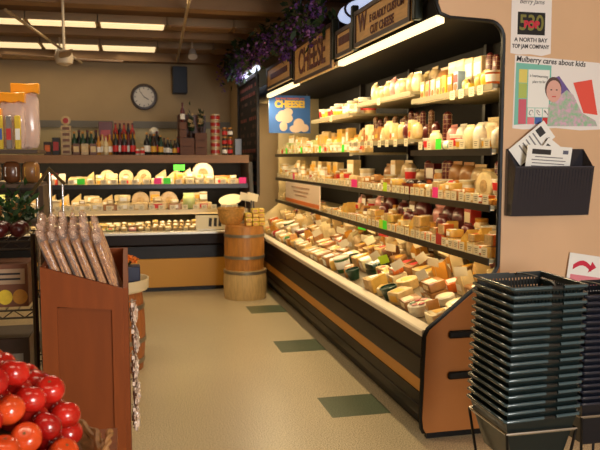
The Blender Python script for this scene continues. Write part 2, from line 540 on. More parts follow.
signboard(3.93, 4.98, 2.325, 2.575, 'framed wooden sign reading WE GLADLY CUSTOM CUT CHEESE above the near shelves',
          [('W', .165, 4.81, 2.472, .005), ('E GLADLY CUSTOM', .070, 4.345, 2.468, .0015), ('CUT CHEESE', .078, 4.42, 2.392, .0015)])
signboard(5.06, 5.46, 2.315, 2.52, 'narrow wooden sign board with small letters between the two lettered signs', [('& MORE', .07, 5.26, 2.53, .002)][:0])
signboard(5.58, 6.93, 2.262, 2.615, 'framed wooden sign reading CHEESE in big dark red letters', [('CHEESE', .31, 6.255, 2.43, .006)])
signboard(7.08, 8.35, 2.335, 2.58, 'farthest tan wooden sign board, partly under the purple garland', [('CHEESE', .2, 7.7, 2.475, .004)][:0])
tt = [o for o in COL.objects if o.name.startswith('hanging_sign')]
for o in tt:
    if 'narrow' in o['label'] or 'farthest' in o['label']:
        m = MB()
        y0, y1 = (5.12, 5.40) if 'narrow' in o['label'] else (7.25, 8.15)
        z = 2.43 if 'narrow' in o['label'] else 2.46
        yy = y0
        while yy < y1 - .02:
            L = R.uniform(.03, .06)
            m.span(1.567, 1.5715, yy, min(yy + L * .8, y1), z - .03, z + .03, LETT)
            yy += L
        m.build('small_lettering', o)
for y in (3.86, 5.02, 5.52, 7.0):
    m = MB(); m.span(1.556, 1.605, y - .025, y + .025, 2.32, 2.63, SIGNG, .006)
    o = m.build('sign_post')
    reg(o, 'dark green square post', 'between the canopy sign boards', y, 'post', 'posts between the canopy signs')
# dark menu board at the far end
t = thing('menu_board', (1.50, 9.35, 1.06), 'tall dark menu board with faint pink writing at the far end of the cheese case', 'menu board')
m = MB(); m.span(1.495, 1.515, 8.56, 10.13, 1.10, 2.54, mat('chalk board', (34, 26, 24), .7, noise=.2, nscale=5)); m.build('board', t)
m = MB()
for (a, b, c, d) in ((8.52, 10.13, 1.06, 1.11), (8.52, 10.13, 2.52, 2.57), (8.52, 8.58, 1.11, 2.52), (10.07, 10.13, 1.11, 2.52)):
    m.span(1.478, 1.4945, a, b, c, d, mat('board frame', (30, 22, 14), .5))
m.build('frame', t)
CH = mat('chalk writing pink', (150, 84, 74), .8)
CH2 = mat('chalk writing dull', (104, 78, 66), .8)
for r in range(13):
    z = 2.44 - r * .10
    y = 9.9
    m = MB()
    while y > 8.75:
        L = R.uniform(.05, .16)
        if R.random() < (.95 if r in (0, 1, 4, 8, 12) else .6):
            m.span(1.492, 1.4945, y - L, y, z - .022, z + .022, CH if r in (0, 1, 4, 8, 12) else CH2)
        y -= L + R.uniform(.03, .07)
    m.build('chalk_lettering', t)
# strip light over the board
t = thing('strip_light', (1.52, 9.1, 2.60), 'bluish white strip light above the dark menu board', 'light')
m = MB(); m.span(1.47, 1.56, 8.6, 9.9, 2.66, 2.69, TRIMW); m.build('housing', t)
m = MB(); m.lathe([(.030, -.62), (.034, -.6), (.034, .6), (.030, .62)], mat('cool tube', (235, 240, 255), .4, emit=(225, 235, 255), estr=1.5), 10, M=Matrix.Translation((1.51, 9.25, 2.624)) @ Matrix.Rotation(PI / 2, 4, 'X')); m.build('tube', t)
# fixture glimpsed above the signs
t = thing('suspended_lamp', (1.9, 5.95, 2.75), 'cool white rounded lamp seen above the narrow sign board', 'light')
m = MB(); m.ell((1.9, 5.95, 2.78), (.14, .36, .08), mat('cool lamp shade', (225, 232, 250), .3, emit=(205, 220, 255), estr=.8), 20, 12); m.build('lamp_shade', t)
m = MB(); m.tube([(1.9, 5.95, 2.85), (1.9, 5.95, ZC - .002)], .012, FANW); m.build('stem', t)
m = MB(); m.tube([(1.9 + .142 * math.cos(a), 5.85, 2.78 + .082 * math.sin(a)) for a in [k * PI / 10 for k in range(21)]], .012, SIGNF, 6); m.build('strap', t)

# purple flower garland over the signs
t = thing('flower_garland', (1.50, 7.0, 2.70), 'hanging garland of purple flowers and dark green leaves over the canopy signs', 'garland')
def gl(s):   # centre line
    y = 5.35 + s * 4.9
    return Vector((1.46 + .03 * math.sin(s * 9) - (.11 if y > 8.3 else max(0, y - 7.9) * .275), y, 2.80 - .10 * math.sin(s * 14) ** 2 + .04 * s))
m = MB(); m.tube([gl(k / 30) for k in range(31)], .012, mat('vine', (48, 40, 22), .8), 6); m.build('vine', t)
LEAF = mat('leaf', (38, 62, 26), .6, noise=.4, nscale=60)
PURP = mat('purple petals', (98, 52, 140), .6, noise=.4, nscale=50, second=(60, 24, 90))
LILAC = mat('lilac petals', (150, 100, 180), .6)
ml, mp = MB(), MB()
def add_leaf(mb, p, d, L, wd, m, guard=False):
    d = d.normalized()
    if guard and max(p.z, (p + d * L).z) > 2.97: return
    if guard and max((p + d * L).x, p.x) > (1.535 if p.y < 8.4 else 1.46): return
    sd = d.cross(Vector((R.uniform(-1, 1), R.uniform(-1, 1), R.uniform(-1, 1)))).normalized()
    n = d.cross(sd) * .12 * L
    mb.face([p, p + d * L * .45 + sd * wd + n, p + d * L, p + d * L * .45 - sd * wd + n], m)
for i in range(820):
    s = R.random()
    p = gl(s) + Vector((R.gauss(0, .055), R.gauss(0, .06), R.gauss(.0, .09)))
    add_leaf(ml, p, Vector((R.uniform(-1, .3), R.uniform(-1, 1), R.uniform(-1.2, .6))), R.uniform(.06, .12), R.uniform(.015, .03), LEAF, True)
for k in range(46):
    s = (k + R.random()) / 46
    c0 = gl(s) + Vector((R.uniform(-.09, .04), R.uniform(-.05, .05), R.uniform(-.02, .06)))
    L = R.uniform(.12, .30)
    for j in range(34):
        u = R.random()
        rr = .055 * (1 - u) + .012
        p = c0 + Vector((R.gauss(0, rr), R.gauss(0, rr), -u * L))
        add_leaf(mp, p, Vector((R.uniform(-1, 1), R.uniform(-1, 1), R.uniform(-1, .3))), R.uniform(.025, .045), R.uniform(.010, .018), PURP if R.random() < .8 else LILAC, True)
o = ml.build('leaves', t); o['kind'] = 'stuff'
o = mp.build('blossoms', t); o['kind'] = 'stuff'

# ------------------------------------------------------------------ things on the near end panel
PY = 3.594   # its face
LAM = mat('laminated white', (242, 234, 226), .25, coat=.4)
t = thing('poster', (2.13, PY, 2.11), 'small laminated white poster with 530 in a black square, top of the end panel', 'poster')
def flat(poly, y, m, name, par, d=.0006):
    b = MB(); b.prism(poly, 'y', PY - y - d, PY - y, m)
    return b.build(name, par)
def rect(x0, x1, z0, z1): return [(x0, z0), (x1, z0), (x1, z1), (x0, z1)]
flat([(2.012, 2.115), (2.06, 2.108), (2.13, 2.112), (2.20, 2.104), (2.255, 2.118), (2.252, 2.45), (2.012, 2.45)], .0005, LAM, 'sheet', t)
flat(rect(2.05, 2.215, 2.215, 2.335), .0016, mat('poster black', (26, 24, 18), .4), 'picture', t)
text('530', .115, mat('poster gold', (128, 122, 52), .5), (2.132, PY - .0035, 2.275), FACE_CAM, t, 'number', .002, sx=.86, ext=.0005)
text('POP', .05, mat('poster red', (200, 40, 60), .5), (2.132, PY - .0050, 2.268), FACE_CAM, t, 'red_lettering', .003, ext=.0005)
text('A NORTH BAY', .030, INK, (2.132, PY - .0022, 2.187), FACE_CAM, t, 'lettering', .0006, ext=.0005)
text('TOP JAM COMPANY', .030, INK, (2.132, PY - .0022, 2.152), FACE_CAM, t, 'lettering', .0006, sx=.82, ext=.0005)
text('Berry Jams', .034, INK, (2.132, PY - .0022, 2.39), FACE_CAM, t, 'lettering', 0, ext=.0004, shear=.3)
t = thing('poster', (2.30, PY, 1.71), 'laminated collage poster about kids with teal card, red shape and a portrait', 'poster')
flat([(2.036, 1.712), (2.10, 1.706), (2.3, 1.716), (2.45, 1.704), (2.62, 1.712), (2.622, 2.05), (2.56, 2.078), (2.04, 2.106)], .0005, LAM, 'sheet', t)
flat([(2.044, 1.73), (2.262, 1.745), (2.262, 2.055), (2.048, 2.065)], .0016, mat('teal card', (120, 190, 170), .5), 'teal_card', t)
flat(rect(2.068, 2.115, 1.735, 1.87), .0027, mat('pink strip', (206, 92, 108), .5), 'pink_strip', t)
flat(rect(2.066, 2.116, 1.875, 1.955), .0027, mat('green strip', (176, 190, 90), .5), 'green_strip', t)
flat(rect(2.066, 2.116, 1.958, 2.03), .0027, mat('yellow strip', (226, 206, 100), .5), 'yellow_strip', t)
flat(rect(2.122, 2.252, 1.825, 2.03), .0027, PAPER, 'note_sheet', t)
text('a heartwarming', .022, INK, (2.187, PY - .0042, 1.995), (PI / 2, .06, 0), t, 'lettering', ext=.0003, sx=.8)
text('place to be', .022, INK, (2.187, PY - .0042, 1.965), FACE_CAM, t, 'lettering', ext=.0003, sx=.8)
for k, x in enumerate((2.124, 2.170, 2.216)):
    flat(rect(x, x + .042, 1.775, 1.822), .0027, PAPER, 'drawing_card', t)
    b = MB(); b.tube([(x + .021 + .012 * math.cos(a * .9 + k), PY - .0045, 1.798 + .013 * math.sin(a * 1.0)) for a in [j * PI / 6 for j in range(11)]], .0014, INK, 4); b.build('doodle', t)
    flat(rect(x, x + .042, 1.735, 1.772), .0027, [STICK['pink'], STICK['blue'], STICK['red']][k], 'colour_card', t)
flat([(2.285, 1.99), (2.31, 2.0), (2.42, 1.87), (2.47, 1.77), (2.30, 1.86)], .0027, mat('purple paper', (112, 88, 150), .5), 'purple_paper', t)
flat([(2.40, 1.965), (2.515, 1.985), (2.56, 1.79), (2.47, 1.80)], .0027, mat('red paper', (232, 84, 66), .5), 'red_paper', t)
shirt = mat('patterned shirt', (150, 190, 150), .6, noise=.5, nscale=45, second=(214, 170, 190))
flat([(2.245, 1.725), (2.56, 1.728), (2.545, 1.76), (2.46, 1.80), (2.40, 1.90), (2.36, 1.925), (2.30, 1.88), (2.25, 1.84)], .0038, shirt, 'portrait_shirt', t)
ov = lambda cx, cz, rx, rz: [(cx + rx * math.cos(k * PI / 9), cz + rz * math.sin(k * PI / 9)) for k in range(18)]
flat(ov(2.276, 1.930, .051, .064), .0044, mat('portrait hair', (92, 66, 56), .6), 'portrait_hair', t)
flat(ov(2.279, 1.916, .046, .060), .0055, mat('portrait skin', (222, 168, 150), .6), 'portrait_face', t)
b = MB()
for x in (2.262, 2.296): b.span(x - .005, x + .005, PY - .0072, PY - .0066, 1.92, 1.926, INK)
b.span(2.268, 2.292, PY - .0072, PY - .0066, 1.884, 1.889, STICK['red'])
b.build('portrait_print', t)
text('Mulberry cares about kids', .042, INK, (2.26, PY - .0022, 2.076), (PI / 2, .045, 0), t, 'lettering', .0006, ext=.0004, sx=.96, shear=.12)
# black literature holder with leaflets
t = thing('literature_holder', (2.24, PY, 1.23), 'dark smoky plastic leaflet holder on the end panel', 'leaflet holder')
SMOKE = mat('smoky plastic', (50, 48, 54), .22, alpha=.88, coat=.5)
HX0, HX1 = 2.0, 2.475
m = MB(); m.span(HX0, HX1, PY - .009, PY - .001, 1.235, 1.60, SMOKE); m.build('back_plate', t)
m = MB()
m.prism([(PY - .075, 1.235), (PY - .112, 1.50), (PY - .107, 1.50), (PY - .070, 1.235)], 'x', HX0, HX1, SMOKE)
for k in range(24):
    x = HX0 + .03 + k * .0185
    m.prism([(PY - .0768, 1.25), (PY - .1137, 1.49), (PY - .1112, 1.49), (PY - .0748, 1.25)], 'x', x, x + .006, SMOKE)
m.build('ribbed_front', t)
for x in (HX0, HX1 - .004):
    m = MB()
    m.prism([(PY - .009, 1.235), (PY - .07, 1.235), (PY - .106, 1.50), (PY - .009, 1.60)], 'x', x, x + .004, SMOKE)
    m.build('side_wall', t)
m = MB(); m.span(HX0 + .004, HX1 - .004, PY - .070, PY - .009, 1.236, 1.242, SMOKE); m.build('bottom', t)
m = MB(); m.tube([(HX0, PY - .110, 1.503), (HX1, PY - .110, 1.503)], .004, mat('plastic rim', (70, 68, 74), .2), 6); m.build('front_rim', t)
def leaflet(cx, cz, w, h, rot, y, label):
    o = thing('leaflet', (cx, y, cz), label, 'leaflet', 'leaflets in the black holder')
    o.rotation_euler = (.10, rot, 0)
    b = MB(); b.box((0, 0, 0), (w, .003, h), PAPER); b.build('paper', o, True)
    b = MB()
    b.box((-w * .18, -.0022, h * .30), (w * .42, .001, h * .16), INK)
    for q in range(5): b.box((.0, -.0022, h * (.14 - q * .1)), (w * R.uniform(.6, .8), .001, h * .03), mat('grey print', (120, 116, 116), .6))
    b.box((w * .36, -.0022, h * .33), (w * .12, .001, h * .12), mat('dull print', (96, 96, 110), .6))
    b.build('print', o, True)
leaflet(2.14, 1.63, .115, .25, .88, PY - .030, 'white leaflet tilted far over, rearmost in the black holder')
leaflet(2.20, 1.525, .12, .25, .60, PY - .052, 'white leaflet tilted to the right, middle one in the black holder')
leaflet(2.215, 1.53, .27, .17, .06, PY - .074, 'wide white leaflet with bold black heading upright in front of holder')
# red arrow sign low on the panel
t = thing('paper_sign', (2.5, PY - .02, .99), 'white paper sign with a curved red arrow behind the basket stacks', 'sign')
TM = Matrix.Translation((2.52, PY - .02, .88)) @ Matrix.Rotation(.16, 4, 'Y') @ Matrix.Rotation(-.06, 4, 'X')
b = MB(); b.prism(rect(-.13, .17, -.17, .12), 'y', 0, .004, PAPER, M=TM); b.build('sheet', t)
b = MB()
RED = mat('sign red', (206, 40, 66), .5)
arc = [(-.10 + .12 * k / 6, .055 + .03 * math.sin(PI * k / 6)) for k in range(7)]
b.prism(arc + [(x, z - .028) for x, z in arc[::-1]], 'y', -.002, -.0005, RED, M=TM)
b.prism([(.00, .02), (.05, .055), (.02, .085)], 'y', -.002, -.0005, RED, M=TM)
b.prism(rect(-.11, .12, -.06, .0), 'y', -.002, -.0005, mat('sign pink', (224, 130, 140), .5), M=TM)
b.build('red_arrow', t)

# blue poster hanging at the far end of the case
t = thing('cheese_poster', (1.98, 9.02, 1.86), 'blue poster headed CHEESE hanging at the far end of the case', 'poster')
m = MB(); m.span(1.715, 2.25, 9.0, 9.012, 1.865, 2.335, mat('poster blue', (62, 112, 190), .5)); m.build('board', t)
text('CHEESE!', .115, mat('poster yellow', (250, 214, 80), .5), (1.985, 8.997, 2.225), FACE_CAM, t, 'lettering', .006, ext=.001, sx=.92)
text('the best moments are', .04, mat('poster orange', (230, 120, 70), .5), (1.985, 8.997, 2.30), (PI / 2, 0, 0), t, 'lettering', .001, ext=.001, sx=1.05)
m = MB()
pw = mat('poster pale', (226, 200, 178), .5)
for (x, z, r1, r2) in ((1.90, 2.10, .07, .05), (1.96, 2.13, .06, .05), (1.85, 2.06, .05, .05), (1.94, 2.05, .08, .06), (2.10, 1.98, .07, .07), (2.17, 1.93, .06, .05), (2.06, 1.92, .08, .05), (1.90, 1.95, .05, .06)):
    m.prism(ov(x, z, r1, r2), 'y', 8.9955 - .001 * (len(m.bm.verts) // 36), 8.9995, pw)
m.build('printed_shapes', t)
m = MB()
for x in (1.75, 2.21): m.tube([(x, 9.006, 2.335), (x, 9.006, 2.359)], .003, STEEL, 5)
m.build('hanging_chain', t)

# ------------------------------------------------------------------ shopping basket stacks
BASK = mat('dark green plastic', (15, 26, 26), .3, coat=.2)
BASK2 = mat('navy black plastic', (14, 17, 27), .3, coat=.2)
RIMHI = mat('green basket rim highlight', (62, 82, 88), .16, coat=.8)  # rim colour lightened to paint in the daylight highlight along each edge
RIMHI2 = mat('navy basket rim highlight', (34, 38, 52), .18, coat=.7)  # same painted highlight for the navy stack, lighter than its body
HAND = mat('black handle plastic', (16, 20, 20), .3, coat=.3)
BW, BD, BH, TP, WT = .164, .172, .20, .044, .0015   # half width, half depth, height, taper, wall
def basket_meshes(m, detailed):
    """body, rim and handle of one nested basket; origin at the middle of the rim"""
    b = MB()
    def wall(p0, p1, q0, q1, n):
        # p0-p1 the upper edge, q0-q1 the lower edge: a slotted wall of n ribs with bands above and below
        P0, P1, Q0, Q1 = Vector(p0), Vector(p1), Vector(q0), Vector(q1)
        nrm = (P1 - P0).cross(Q0 - P0).normalized() * WT
        def at(u, v): return (P0.lerp(P1, u)).lerp(Q0.lerp(Q1, u), v)
        def slab(u0, u1, v0, v1):
            t = bmesh.new()
            c = [at(u0, v0), at(u1, v0), at(u1, v1), at(u0, v1)]
            a = [t.verts.new(x) for x in c]
            d = [t.verts.new(x + nrm) for x in c]
            t.faces.new(a); t.faces.new(d[::-1])
            for k in range(4): t.faces.new((a[k], d[k], d[(k + 1) % 4], a[(k + 1) % 4]))
            bmesh.ops.recalc_face_normals(t, faces=t.faces[:])
            b._merge(t, m)
        if not detailed:
            slab(0, 1, 0, 1); return
        slab(0, 1, 0, .10); slab(0, 1, .44, .54); slab(0, 1, .9, 1)
        for k in range(n):
            u = (k + .5) / n
            slab(u - .3 / n, u + .3 / n, .10, .44); slab(u - .3 / n, u + .3 / n, .54, .9)
        slab(0, .03, .1, .9); slab(.97, 1, .1, .9)
    w0, d0, w1, d1 = BW - .012, BD - .012, BW - .012 - TP, BD - .012 - TP
    T = [(-w0, -d0, 0), (w0, -d0, 0), (w0, d0, 0), (-w0, d0, 0)]
    B = [(-w1, -d1, -BH), (w1, -d1, -BH), (w1, d1, -BH), (-w1, d1, -BH)]
    for k in range(4):
        wall(T[k], T[(k + 1) % 4], B[k], B[(k + 1) % 4], 20)
    b.span(-w1 + .004, w1 - .004, -d1 + .004, d1 - .004, -BH, -BH + .003, m)
    body = b.mesh('body')
    r = MB()
    g = .026
    gc = .03        # the front rim is broken where the handle is hinged
    q = .0068
    m = RIMHI if m is BASK else RIMHI2
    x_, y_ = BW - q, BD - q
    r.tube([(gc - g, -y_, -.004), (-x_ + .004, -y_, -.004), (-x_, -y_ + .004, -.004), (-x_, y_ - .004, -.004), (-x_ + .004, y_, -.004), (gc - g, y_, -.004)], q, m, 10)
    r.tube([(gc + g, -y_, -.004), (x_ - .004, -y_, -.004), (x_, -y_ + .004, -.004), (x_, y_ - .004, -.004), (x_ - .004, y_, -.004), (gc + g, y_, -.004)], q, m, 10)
    rim = r.mesh('rim')
    hinge = []
    for s in (-1, 1):
        h = MB()
        h.span(gc - g + .001, gc + g - .001, s * (BD - .014), s * (BD - .006), -.014, -.001, HAND, .002)
        hinge.append(('handle_hinge', h.mesh('handle_hinge')))
    h = MB()
    for s in (-1, 1):   # the two handle bows folded down onto the rim
        y = s * (BD - .0145)
        h.tube([(gc, y * .98, -.004), (gc, y * .9, .004), (gc + .02, y * .55, .004), (gc + .02, s * .012, .004)], .0045, HAND, 6)
    handle = h.mesh('handle')
    return [('body', body), ('rim', rim)] + hinge, ('handle', handle)
def stack(n, x0, y0, ztop, dz, dx, dy, m, which, group, rz):
    det, hd = basket_meshes(m, True)
    pl, _ = basket_meshes(m, False)
    for k in range(n):
        z = ztop - k * dz
        desc = '%s plastic shopping basket' % ('dark green' if m is BASK else 'navy black')
        lab = ('topmost, empty ' + desc + ' of the ' + which + ' stack') if k == 0 else \
              ('%s %s from the bottom of the %s stack' % (nth(n - k), desc, which) if k >= n - 3 else '%s %s from the top of the %s stack' % (nth(k + 1), desc, which))
        if k == n - 1: lab = 'lowest %s of the %s stack, resting on the stand' % (desc, which)
        t = thing('shopping_basket', (x0 + dx * k + R.uniform(-.0007, .0007), y0 + dy * k, z), lab, 'shopping basket', group, rz + R.uniform(-.003, .003))
        t.rotation_euler[1] = -.012 - .030 * k / n if m is BASK else 0
        for nm, me in (det if k < 2 else pl):
            o = bpy.data.objects.new(nm, me); COL.objects.link(o); o.parent = t
        if k == 0:
            o = bpy.data.objects.new('handle', hd[1]); COL.objects.link(o); o.parent = t
    return x0 + dx * (n - 1), y0 + dy * (n - 1), ztop - (n - 1) * dz
def stand(x, y, ztop, label):
    t = thing('basket_stand', (x, y, 0), label, 'stand')
    m = MB()
    q = [(x - .150, y - .158), (x + .150, y - .158), (x + .150, y + .158), (x - .150, y + .158)]
    m.tube([(a, b, ztop) for a, b in q], .006, CHROME, 6, closed=True)
    m.build('top_ring', t)
    for a, b in q:
        m = MB(); m.tube([(a, b, ztop), (x + (a - x) * .6, y + (b - y) * .6, .005)], .006, BLACK, 6); m.build('leg', t)
    m = MB(); m.tube([(x + (a - x) * .70, y + (b - y) * .70, .12) for a, b in q], .005, BLACK, 6, closed=True); m.build('lower_ring', t)
x, y, z = stack(17, 1.556, 2.588, 1.062, .0318, -.0013, -.0004, BASK, 'nearer basket', 'dark green baskets in the nearer stack', -.015)
stand(x, y, z - .062, 'wire stand under the nearer stack of dark green baskets')
x, y, z = stack(18, 1.975, 2.74, .985, .0268, -.0004, 0, BASK2, 'right-hand basket', 'navy black baskets in the right-hand stack', 0)
stand(x, y, z - .062, 'wire stand under the navy black baskets at the right edge')

# ------------------------------------------------------------------ brown display bin with bags of breadsticks
BIN = mat('brown stained wood', (134, 66, 22), .55, noise=.12, nscale=5, stretch=(6, 6, 1), spec=.2)
BIN2 = mat('brown stained wood panel', (126, 62, 20), .55, noise=.10, nscale=4, stretch=(6, 6, 1), spec=.2)
bx0, bx1, by0, by1 = -.328, -.018, 2.74, 3.22
t = thing('display_bin', (-.173, 2.98, 0), 'brown wooden display bin with a slanted top edge holding the clear bags', 'display bin')
m = MB()
m.prism([(bx0 + .055, .09), (bx1 - .06, .09), (bx1 - .06, .99), (bx0 + .055, 1.0)], 'y', by0 + .010, by0 + .018, BIN2)
m.build('front_panel', t)
ftop = lambda x: 1.155 + (x - bx0) / (bx1 - bx0) * (1.058 - 1.155)
m = MB()
m.prism([(bx0, 0), (bx0 + .055, 0), (bx0 + .055, ftop(bx0 + .055)), (bx0, ftop(bx0))], 'y', by0, by0 + .02, BIN)
m.prism([(bx1 - .06, 0), (bx1 - .018, 0), (bx1 - .018, ftop(bx1 - .018)), (bx1 - .06, ftop(bx1 - .06))], 'y', by0, by0 + .02, BIN)
m.prism([(bx0 + .055, 1.005), (bx1 - .06, .985), (bx1 - .06, ftop(bx1 - .06)), (bx0 + .055, ftop(bx0 + .055))], 'y', by0, by0 + .02, BIN)
m.prism(rect(bx0 + .055, bx1 - .06, 0, .475), 'y', by0, by0 + .02, BIN)
m.build('front_frame', t)
for nm, x in (('side_panel', bx0), ('side_panel', bx1 - .018)):
    m = MB(); m.prism([(by0 + .021, 0), (by1, 0), (by1, 1.16), (by0 + .25, 1.16), (by0 + .021, 1.062 if x > -.2 else 1.152)], 'x', x, x + .018, BIN); m.build(nm, t)
m = MB(); m.span(bx0 + .019, bx1 - .019, by1 - .018, by1, 0, 1.16, BIN); m.build('back_panel', t)
m = MB(); m.span(bx0 + .019, bx1 - .019, by0 + .022, by1 - .019, .985, 1.0, BIN); m.build('inner_shelf', t)
# bags
FILM = mat('cellophane', (250, 232, 220), .1, alpha=.14, spec=.8)
STK = mat('breadsticks', (212, 148, 72), .6, noise=.3, nscale=60, second=(150, 90, 36))
GATH = mat('crinkled cellophane', (255, 214, 186), .08, alpha=.42, spec=1.0, coat=1.0)
def bag_meshes(seed):
    rr = random.Random(seed)
    W, D, H = .0148, .038, .30
    s = MB()
    for k in range(9):
        x, y = -.0075 + .0075 * (k % 3), -.024 + .022 * (k // 3)
        s.tube([(x, y, .01), (x + rr.uniform(-.003, .003), y, H * .5), (x + rr.uniform(-.002, .002), y, H - .02)], .0042, STK, 6)
    f = MB()
    prof = [(.9, 0), (1, .02), (1.02, .2), (1, H - .03), (.9, H), (.62, H + .018)]
    f.lathe(prof, FILM, 16, sx=W, sy=D, mod=lambda a, j: (1 / max(abs(math.cos(a)), abs(math.sin(a)))) ** .7)
    g = MB()
    g.ell((0, 0, H + .014), (W * 1.0, D * 1.0, .024), GATH, 12, 8, fn=lambda c: c * (1 + rr.uniform(-.28, .14)))
    return s.mesh('breadsticks'), f.mesh('film'), g.mesh('gathered_top')
BM = [bag_meshes(s) for s in range(4)]
rows = [(2.805, 1.275, 'front'), (2.888, 1.29, 'second'), (2.971, 1.305, 'third'), (3.054, 1.315, 'rear')]
for ri, (yy, zt, rn) in enumerate(rows):
    for k in range(6):
        top = zt + R.uniform(-.008, .008) - (.02 if k == 5 else 0)
        lean = -.37 + .008 * k
        o = thing('breadstick_bag', (-.232 + k * .0365, yy, 1.012), '%s clear bag of breadsticks from left, %s row of the brown bin' % (nth(k + 1), rn), 'bag', 'bags of breadsticks leaning in the brown bin')
        o.rotation_euler = (0, lean, 0)
        o.scale = (1, 1, (top - .018 - 1.012) / .30 / math.cos(lean))
        for nm, me in zip(('breadsticks', 'film', 'gathered_top'), BM[(k + ri) % 4]):
            p = bpy.data.objects.new(nm, me); COL.objects.link(p); p.parent = o
# small clear bags hanging down the bin's right side
CRINK = mat('crinkled white film', (250, 226, 204), .15, alpha=.9, spec=.7)
for k in range(5):
    z = .99 - k * .104
    t = thing('hanging_snack_bag', (bx1, 2.86, z), '%s small white crinkly bag from the top hanging beside the brown bin' % nth(k + 1), 'bag', 'small crinkly bags on the bin side')
    m = MB()
    rr = random.Random(50 + k)
    m.ell((bx1 + .020 + .005 * (k % 2), 2.86, z - .052), (.014, .07, .044), CRINK, 26, 18, fn=lambda c: c * (1 + rr.uniform(-.32, .28)))
    m.build('pouch', t)
    m = MB(); m.box((bx1 + .014, 2.86, z - .006), (.010, .09, .016), CRINK); m.build('header', t)
    m = MB(); m.tube([(bx1 + .001, 2.86, z), (bx1 + .03, 2.86, z + .004)], .002, STEEL, 5); m.build('peg', t)

# ------------------------------------------------------------------ tomatoes in a wicker basket
TR = .045
t = thing('produce_table', (-.45, 1.5, 0), 'low produce table under the tomato basket', 'table')
m = MB(); m.span(-1.1, -.05, 1.1, 2.0, .72 + TR, .76 + TR, BIN); m.build('tabletop', t)
for x in (-1.05, -.11):
    for y in (1.15, 1.9):
        m = MB(); m.span(x - .03, x + .03, y - .03, y + .03, 0, .719 + TR, BIN); m.build('leg', t)
WICK = mat('wicker', (176, 124, 70), .6, noise=.3, nscale=40)
TC = Vector((-.392, 1.63, 0))

t = thing('wicker_basket', (TC.x, TC.y, .762 + TR), 'wicker basket with loop handle heaped with tomatoes', 'basket')
m = MB()
prof = [(.20, .764 + TR)] + [(.20 + .117 * (k / 14) ** .8, .764 + TR + .078 * k / 14) for k in range(1, 15)]
prof += [(r - .012, z) for r, z in prof[::-1][:13]]
m.lathe(prof, WICK, 96, c=(TC.x, TC.y, 0), mod=lambda a, j: 1 + .012 * math.sin(a * 24 + (j % 2) * PI))
m.build('woven_body', t)
m = MB(); m.lathe([(.275, .8335 + TR), (.275, .8385 + TR)], mat('brown paper', (120, 80, 46), .8), 40, c=(TC.x, TC.y, 0)); m.build('paper_liner', t)
m = MB()
for q in range(2):
    m.tube([(TC.x + (.315 + .008 * math.sin(k * .9 + q * PI)) * math.cos(k * PI / 40), TC.y + (.315 + .008 * math.sin(k * .9 + q * PI)) * math.sin(k * PI / 40), TR + .846 + .006 * math.cos(k * .9 + q * PI)) for k in range(80)], .008, WICK, 6, closed=True)
m.build('braided_rim', t)
m = MB()
ha = math.radians(2)
hx, hy = TC.x + .318 * math.cos(ha), TC.y + .318 * math.sin(ha)
for q in range(2):
    m.tube([(hx + .004 + .012 * math.sin(a) + .004 * math.sin(a * 6 + q * PI), hy - .036 * math.cos(a), TR + .842 + .042 * math.sin(a) + .004 * math.cos(a * 6 + q * PI)) for a in [k * PI / 20 for k in range(21)]], .005, WICK, 6)
m.build('loop_handle', t)
TOMC = {'red': (176, 28, 18), 'deep red': (150, 18, 14), 'orange red': (196, 66, 24)}
def tomato_mesh(col, seed):
    rr = random.Random(seed)
    b = MB()
    ph = rr.uniform(0, 6)
    def sh(c):
        a = math.atan2(c.y, c.x)
        q = 1 + .018 * math.sin(5 * a + ph) * (1 - abs(c.z)) + .012 * math.sin(2 * a)
        dip = 1 - .16 * max(0, abs(c.z) - .82) / .18 * (1 if c.z > 0 else .5)
        return Vector((c.x * q, c.y * q, c.z * dip))
    r = .0329
    m = mat('tomato ' + col, TOMC[col], .2, coat=.5, noise=.25, nscale=18, second=tuple(min(255, int(v * 1.12 + 10)) for v in TOMC[col]))
    b.ell((0, 0, 0), (r, r, r * .93), m, 22, 14, fn=sh)
    s = MB()
    s.lathe([(.0012, r * .79), (.003, r * .792), (.0035, r * .80), (.001, r * .803)], mat('blossom scar', (120, 80, 40), .7), 8)
    return b.mesh('tomato'), s.mesh('blossom_scar')
TM_ = {(c, s): tomato_mesh(c, s) for c in TOMC for s in range(3)}
D = .0685
layers = []
zb = .874 + TR
R_rim = [.255, .25, .218, .17, .10]
pts_all = []
for L in range(5):
    z = zb + L * .0555
    ox, oy = (L % 3) * D / 2, (L % 3) * D / 3.46
    for i in range(-8, 9):
        for j in range(-8, 9):
            x = i * D + (j % 2) * D / 2 + ox
            y = j * D * .866 + oy
            r = math.hypot(x, y)
            if r > R_rim[L]: continue
            if L < 4 and r < R_rim[L + 1] - .068: continue     # buried inside the pile
            pts_all.append((L, TC.x + x + R.uniform(-.0006, .0006), TC.y + y, z))
camx = lambda p: p[0] / p[1]
tier = ['bottom tier', 'second tier', 'middle tier', 'fourth tier', 'top tier']
for (L, x, y, z) in pts_all:
    u = R.random()
    c = 'deep red' if u < .3 else ('orange red' if u > .95 else 'red')
    if x > TC.x + .12 and y < TC.y - .02 and R.random() < .45: c = 'orange red'
    me, sc = TM_[(c, R.randrange(3))]
    o = bpy.data.objects.new('tomato', me); COL.objects.link(o)
    o.location = (x, y, z)
    o.rotation_euler = (R.uniform(-.7, .7), R.uniform(-.7, .7), R.uniform(0, 6))
    o.scale = (1, 1, 1)
    p = bpy.data.objects.new('blossom_scar', sc); COL.objects.link(p); p.parent = o
    reg(o, 'glossy %s tomato' % c, '%s of the tomato pile' % tier[L], -x / y, 'tomato', 'tomatoes heaped in the wicker basket', 'right')

